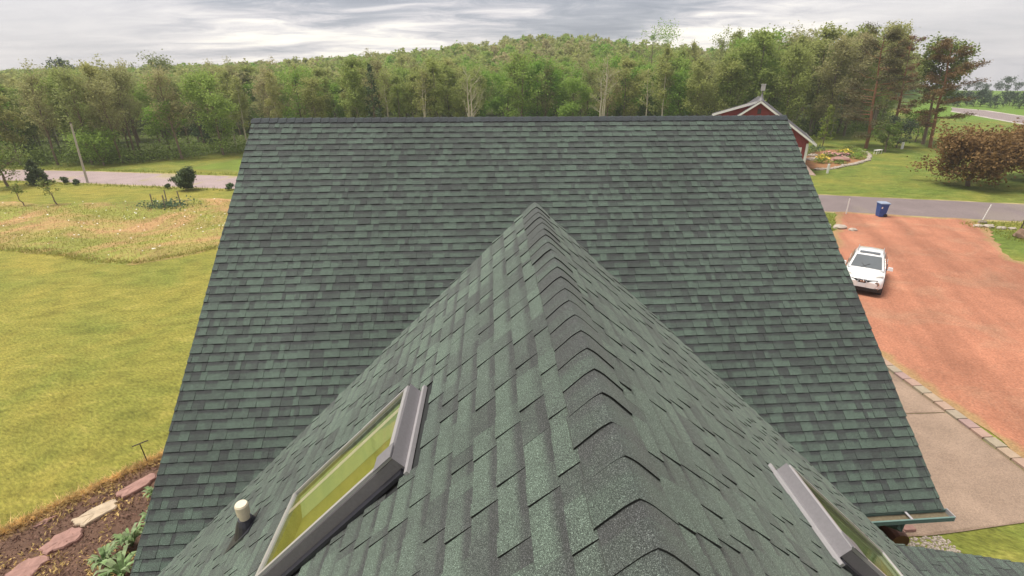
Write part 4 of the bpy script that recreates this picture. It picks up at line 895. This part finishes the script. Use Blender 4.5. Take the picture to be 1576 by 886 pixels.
# ------------------------------------------------------------------ rock garden by the barn
rg = np.random.default_rng(33)
GB = [(31.6, 49.2), (33.4, 49.6), (35.8, 51.0), (38.2, 52.4), (40.4, 54.2), (42.6, 57.0), (43.8, 59.6), (43.6, 62.0), (41.5, 62.6), (38.5, 61.2), (35.0, 57.6), (32.6, 54.0), (31.4, 51.5)]
sheet('garden_bed', GB, .010, patch_mat('orange bark mulch', (.30, .155, .07), (.20, .16, .05), 1.2, .3, fine=12), .4, .6, .15, 13, kind='structure', label='orange mulched rock garden beside the barn')
def rock(name, label, x, y, r, mat, seed, sc=(1, 1, .6), group=None, cat='rock', z=0):
    rr = np.random.default_rng(seed); m = MB(); n, k = 9, 6; v = []; f = []
    for j in range(k):
        ph = PI * j / (k - 1)
        for i in range(n):
            th = 2 * PI * i / n; q = r * rr.uniform(.78, 1.12); v.append((q * math.sin(ph) * math.cos(th) * sc[0], q * math.sin(ph) * math.sin(th) * sc[1], q * math.cos(ph) * sc[2] + r * sc[2] * .45))
    for j in range(k - 1):
        for i in range(n): f.append((j * n + i, (j + 1) * n + i, (j + 1) * n + (i + 1) % n, j * n + (i + 1) % n))
    m.add(v, f); o = m.build(name, mat); o.location = (x, y, z); return tag(o, label, cat, group)
n_ = 0
for i in range(0, 7):
    a, b_ = GB[i], GB[i + 1]
    for k in range(5):
        f = (k + .5) / 5; n_ += 1
        rock('edging_stone', 'pale edging stone along the lawn side of the rock garden', a[0] + (b_[0] - a[0]) * f + rg.normal(0, .05), a[1] + (b_[1] - a[1]) * f + rg.normal(0, .05), rg.uniform(.20, .30), M_PEBB, 500 + n_, (1.2, 1, .6), 'stones edging the rock garden', 'stone')
for i, (x, y, r, mt, lab) in enumerate(((37.4, 54.2, .75, M_PINKST, 'largest pink slab in the middle of the rock garden'), (39.0, 57.6, .6, M_PINKST, 'pink rock behind the middle slab in the rock garden'), (34.8, 55.2, .5, M_PEBB, 'pale boulder nearest the barn corner'), (36.4, 57.8, .45, M_PEBB, 'pale stone at the back of the rock garden'), (38.6, 55.6, .45, M_TANST, 'cream stone right of the pink slab'))):
    rock('garden_rock', lab, x, y, r, mt, 540 + i, (1.4, 1, .45))
def clump(name, label, x, y, r, h, ml, n, seed, size=.16, cat='plant', group=None, grow=None):
    rr = np.random.default_rng(seed); t_ = thing(name, label, cat, (x, y, zterrain(x, y)), 0, group)
    P = np.stack([rr.normal(0, r * .45, n), rr.normal(0, r * .45, n), h * np.abs(rr.beta(2, 1.6, n))], 1); P[:, 2] *= np.clip(1.15 - np.hypot(P[:, 0], P[:, 1]) / (r * 1.5), .1, 1)
    MB().leaves(P, size, rr).build('foliage', ml, t_); st = MB()
    for k in range(5): st.tube([(0, 0, -.05), (rr.normal(0, r * .3), rr.normal(0, r * .3), h * .7)], .012, 3)
    st.build('stem', B_BROWN, t_)
    if grow is not None:
        q = P[P[:, 2] > h * .3][:max(8, n // 4)] + np.array([0, 0, h * .25]); MB().leaves(q, size * .9, rr, 2, 0, 1).build('blossom', grow, t_)
for i, (x, y, r, h, ml, n, fl_, lab) in enumerate((
    (40.6, 58.4, 1.2, .55, L_GREEN, 420, L_YFL, 'yellow flowering clump at the back of the rock garden'), (38.0, 57.4, 1.0, .5, L_GREEN, 320, L_PFL, 'pink flowering clump in the middle of the rock garden'),
    (40.0, 55.4, .95, .7, L_GREEN, 420, None, 'bright green mound at the lawn side of the rock garden'), (42.2, 58.6, 1.2, .8, L_GREEN, 520, None, 'larger green mound at the right end of the rock garden'),
    (42.6, 60.6, 1.1, .8, L_BUSH, 420, None, 'dark green mound behind the right end of the rock garden'), (34.6, 53.2, .9, .8, L_GREEN, 320, L_YFL, 'yellow green clump in the left of the rock garden'),
    (38.2, 60.4, 1.3, 1.1, L_GREY, 420, None, 'grey green spiky clump behind the rock garden'), (35.6, 58.6, 1.5, .8, L_PINE, 380, None, 'brown green low clump beside the barn'), (36.2, 52.6, .7, .5, L_BUSH, 240, None, 'small dark clump among the edging stones'), (39.4, 56.6, .8, .45, L_GREY, 240, L_PFL, 'pale pink low clump right of the pink slab'))):
    clump('garden_plant', lab, x, y, r, h, ml, n, 560 + i, .17, grow=fl_)
def white_post(label, x, y, h, r=.07, name='marker_post', lean=0):
    return tag(MB().tube([(x, y, -.1), (x + lean, y, h)], r, 8).build(name, M_WHITE), label, 'post')
white_post('short white post on the lawn before the rock garden', 31.8, 47.6, .85, .11); white_post('short white post on the lawn by the pale bush', 50.0, 61.9, .8, .14)
wb = thing('garden_bench', 'small white bench at the right end of the rock garden', 'bench', (44.6, 58.6, 0), .4)
MB().box((0, 0, .42), (1.1, .38, .06)).build('seat', M_WHITE, wb)
for sx_ in (-.45, .45):
    for sy_ in (-.14, .14): MB().box((sx_, sy_, .195), (.06, .06, .39)).build('leg', M_WHITE, wb)
white_post('thin white driveway marker left of the blue bin', 24.0, 33.0, 1.05, .03); white_post('thin leaning white marker at the road side right of the driveway', 30.9, 30.2, 1.15, .03, lean=.28)
for i, (x, y, r, lab) in enumerate(((21.4, 29.7, .34, 'pale rock at the grassy left edge of the driveway'), (20.8, 30.1, .28, 'smaller rock behind the pale rock at the driveway'), (21.9, 29.2, .22, 'smallest rock of three by the roof edge'), (29.9, 29.3, .24, 'first pale rock right of the driveway mouth'), (30.4, 29.1, .28, 'second pale rock right of the driveway mouth'), (30.9, 28.8, .22, 'third pale rock right of the driveway mouth'), (31.4, 28.6, .2, 'last pale rock before the mailbox'), (30.9, 30.1, .24, 'brown rock at the foot of the leaning marker'))):
    rock('field_rock', lab, x, y, r, M_PEBB if i != 7 else M_POST, 600 + i, (1.3, 1, .5))
rock('boulder', 'brown boulder at the right edge below the mailbox', 30.4, 26.9, .50, plain('brown stone', (.26, .17, .12), .9, .3, 4, bumps=.5), 620, (1.1, 1, .8))
mbx = thing('mailbox', 'dark mailbox on a thin leaning post at the right edge', 'mailbox', (31.3, 28.1, 0)); MB().tube([(0, 0, -.2), (.28, .05, 1.35)], .035, 6).build('post', M_IRON, mbx)
m = MB(); m.box((.30, .05, 1.48), (.24, .5, .22)); m.tube([(.30, -.2, 1.59), (.30, .3, 1.59)], .12, 10); m.build('box', M_BLACK, mbx)
P = np.stack([rngm.uniform(20.2, 23.2, 700), rngm.uniform(29.2, 33.0, 700), np.zeros(700)], 1); P = P[P[:, 0] < 19.4 + (P[:, 1] - 26.8) * .62]
P2 = np.stack([rngm.uniform(29.3, 34, 1500), rngm.uniform(25, 30.2, 1500), np.zeros(1500)], 1); P2 = P2[P2[:, 1] > 24.5 + (33 - P2[:, 0]) * .2]
blades(np.concatenate([P, P2]), .08, .25, .02).build('verge_grass', L_MEADOW, kind='stuff', label='rough grass tufts at the driveway mouth')
P = []
for (x0, y0), (x1, y1) in zip(ROADC[1:4], ROADC[2:5]):
    for k in range(900): f = rngm.random(); o_ = rngm.choice([-3.3, 3.3]) + rngm.normal(0, .25); P.append((x0 + (x1 - x0) * f + .27 * o_, y0 + (y1 - y0) * f + o_, 0))
blades(np.array(P), .08, .35, .03).build('verge_grass', L_MEADOW, kind='stuff', label='rough grass tufts along the pale road')

# ------------------------------------------------------------------ blue wheeled bin
bn = thing('wheelie_bin', 'blue wheeled bin standing at the mouth of the driveway', 'bin', (25.75, 32.15, .016), -.15, None, .88)
b_ = MB(); b_.box((0, 0, .50), (.44, .50, .94), 0, 1.30, 0, 1.24); body = b_.build('body', M_BLUE, bn)
MB().box((0, 0, .985), (.62, .67, .05)).build('rim', M_BLUE, bn)
l_ = MB(); l_.box((.01, 0, 1.05), (.66, .70, .07), 0, .86); l_.build('lid', plain('sky-lit pale lid', (.30, .36, .47), .45, .12, 8), bn)  # the sky's highlight on the lid is put into this pale colour
MB().tube([(.36, -.24, .98), (.42, -.22, .99), (.42, .22, .99), (.36, .24, .98)], .02, 6).build('handle', M_BLUE, bn)
for sy_ in (-.27, .27): MB().tube([(.20, sy_ - .025, .13), (.20, sy_ + .025, .13)], .13, 14).build('wheel', M_BLACK, bn)
MB().box((-.17, -.309, .72), (.09, .012, .13)).build('sticker', M_WHITE, bn)

# ------------------------------------------------------------------ white crossover car
car = thing('parked_car', 'white crossover car parked on the red gravel facing the house', 'car', (16.95, 21.16, .016), math.radians(141))
car.scale = (.88, .88, .90)
def loft(stations, mat, name, par, smooth=True):
    m = MB(); V = []; n = None
    for y, half in stations:
        ring = [(x, y, z) for x, z in half] + [(-x, y, z) for x, z in half[::-1] if abs(x) > 1e-6]; n = len(ring); V += ring
    f = []
    for j in range(len(stations) - 1):
        for i in range(n): f.append((j * n + i, j * n + (i + 1) % n, (j + 1) * n + (i + 1) % n, (j + 1) * n + i))
    f.append(tuple(range(n))); f.append(tuple((len(stations) - 1) * n + i for i in range(n))[::-1]); m.add(V, f)
    o = m.build(name, mat, par, smooth=smooth); o.data.set_sharp_from_angle(angle=math.radians(42)); return o
def sec(w, zb, zs, zt, cr_=.03): return [(0, zb), (w * .86, zb), (w * .97, zb + .10), (w, zb + .25), (w * .985, (zs + zb + .25) / 2), (w * .95, zs), (w * .82, zt - .02), (w * .5, zt + cr_ * .6), (0, zt + cr_)]
loft([(2.07, sec(.60, .42, .66, .70, .02)), (2.00, sec(.76, .30, .72, .80, .03)), (1.82, sec(.85, .24, .80, .90, .04)), (1.45, sec(.885, .24, .88, .97, .045)), (1.0, sec(.885, .24, .92, 1.02, .045)), (.6, sec(.87, .24, .93, 1.03, .03)), (-.2, sec(.86, .24, .95, 1.03, .02)), (-.9, sec(.875, .24, .97, 1.05, .02)), (-1.4, sec(.885, .26, .98, 1.06, .02)), (-1.85, sec(.84, .32, .95, 1.04, .02)), (-2.05, sec(.70, .42, .88, .96, .02))], M_CARW, 'body', car)
def gh(w, zt, y): return None
def gsec(wb, wt, z0, z1): return [(0, z0), (wb, z0), (wb * .5 + wt * .5, (z0 + z1) / 2 + .02), (wt, z1 - .06), (wt * .86, z1 - .012), (0, z1 + .012)]
loft([(1.02, gsec(.76, .75, .99, 1.045)), (.62, gsec(.775, .69, .99, 1.27)), (.22, gsec(.79, .62, .99, 1.49)), (-.10, gsec(.80, .60, .99, 1.55)), (-.7, gsec(.80, .60, .99, 1.57)), (-1.25, gsec(.79, .58, .99, 1.53)), (-1.62, gsec(.76, .55, .99, 1.42)), (-1.95, gsec(.70, .62, .98, 1.06))], M_CARW, 'cabin', car)
def panel(name, pts, n, mat, th=.012):
    m = MB(); m.prism([Vector(p) for p in pts], Vector(n) * th); return m.build(name, mat, car)
panel('windscreen', [(-.66, .965, 1.075), (.66, .965, 1.075), (.535, .215, 1.490), (-.535, .215, 1.490)], (0, .6, .8), M_CARGLASS, .016)
panel('sunroof', [(-.44, .02, 1.558), (.44, .02, 1.558), (.43, -.24, 1.573), (-.43, -.24, 1.573)], (0, 0, 1), M_CARGLASS, .012)
for s in (-1, 1):
    panel('side_window', [(s * .79, .62, 1.07), (s * .80, -.40, 1.07), (s * .665, -.40, 1.46), (s * .665, .15, 1.43)], (s * .9, 0, .35), M_CARGLASS)
    panel('side_window', [(s * .80, -.46, 1.07), (s * .79, -1.2, 1.12), (s * .67, -1.1, 1.44), (s * .665, -.46, 1.46)], (s * .9, 0, .35), M_CARGLASS)
    mr = MB(); mr.box((s * .99, .62, 1.09), (.23, .13, .15), 0, .82); mi_ = mr.build('mirror', M_CARW, car); MB().box((s * .87, .63, 1.04), (.10, .05, .04)).build('mirror_arm', M_BLACK, mi_)
    hl = MB(); hl.prism([(s * .50, 1.83, .905), (s * .80, 1.62, .94), (s * .78, 1.50, .965), (s * .56, 1.70, .945)], (0, .02, .03)); hl.build('upper_lamp', plain('clear lamp', (.55, .53, .48), .15, .1, 20), car)
    rl = MB(); rl.tube([(s * .60, 1.93, .66), (s * .60, 2.045, .65)], [.125, .115], 16); h_ = rl.build('headlight', M_CHROME, car); MB().tube([(s * .60, 2.046, .65), (s * .60, 2.056, .65)], .085, 14).build('lens', M_CARGLASS, h_)
    MB().tube([(s * .66, 2.02, .42), (s * .66, 2.06, .42)], .055, 10).build('fog_lamp', M_CHROME, car)
    g_ = MB(); g_.prism([(s * .16, 2.035, .79), (s * .62, 1.955, .83), (s * .60, 1.955, .755), (s * .22, 2.05, .69)], (0, .03, .012)); g_.build('grille', M_BLACK, car)
    for y in (1.28, -1.27):
        wh = MB(); wh.tube([(s * .70, y, .335), (s * .735, y, .335), (s * .875, y, .335), (s * .895, y, .335)], [.30, .335, .335, .30], 24); wv = wh.build('wheel', M_RUBBER, car)
        MB().tube([(s * .893, y, .335), (s * .903, y, .335)], [.225, .20], 18).build('rim', M_CHROME, wv)
        ar = MB(); ar.tube([(s * .70, y, .36), (s * .889, y, .36)], .405, 24); ar.build('wheel_arch', M_BLACK, car)
g_ = MB(); g_.box((0, 2.055, .735), (.30, .05, .16), 0, 1.2); g_.build('grille', M_BLACK, car)
eb = MB(); N = 18
for i in range(N): a = 2 * PI * i / N; b2 = 2 * PI * (i + 1) / N; eb.tube([(.075 * math.cos(a), 2.09, .745 + .065 * math.sin(a)), (.075 * math.cos(b2), 2.09, .745 + .065 * math.sin(b2))], .014, 5)
eb.box((0, 2.095, .745), (.19, .016, .034)); eb.build('badge', M_CHROME, car)
for s in (-1, 1):
    m = MB(); m.tube([(s * .115, 2.083, .80), (s * .20, 2.088, .68)], .016, 4); m.build('grille_bar', M_CHROME, car)
MB().box((0, 2.085, .535), (.34, .02, .17)).build('number_plate', M_PLATE, car)
loft([(2.095, [(0, .26), (.62, .27), (.70, .36), (.66, .43), (0, .43)]), (1.9, [(0, .22), (.84, .24), (.875, .36), (.85, .44), (0, .44)])], M_BLACK, 'lower_bumper', car)
loft([(1.9, [(0, .20), (.84, .21), (.872, .30), (.86, .34), (0, .34)]), (-1.9, [(0, .20), (.84, .21), (.872, .30), (.86, .34), (0, .34)])], M_BLACK, 'sill', car)
for s in (-1, 1): m = MB(); m.tube([(s * .12 + .1, .985, 1.085), (s * .12 - .30 * s + .05, .74, 1.225)], .012, 4); m.build('wiper', M_BLACK, car)
m = MB()
for s in (-1, 1): m.tube([(s * .55, -.15, 1.60), (s * .55, -1.2, 1.59)], .018, 5)
m.build('roof_rails', M_BRIGHT, car)

# ------------------------------------------------------------------ thin spring haze between here and the far hills
hz = bpy.data.materials.new('thin air'); hz.use_nodes = True; nt = hz.node_tree; nt.nodes.clear()
pv = nt.nodes.new('ShaderNodeVolumePrincipled'); pv.inputs['Color'].default_value = (0.86, 0.90, 0.95, 1); pv.inputs['Density'].default_value = 0.0006; pv.inputs['Anisotropy'].default_value = 0.0
ou = nt.nodes.new('ShaderNodeOutputMaterial'); nt.links.new(pv.outputs[0], ou.inputs['Volume'])
MB().box((0, 250, 2), (1420, 920, 64)).build('haze', hz, kind='stuff')
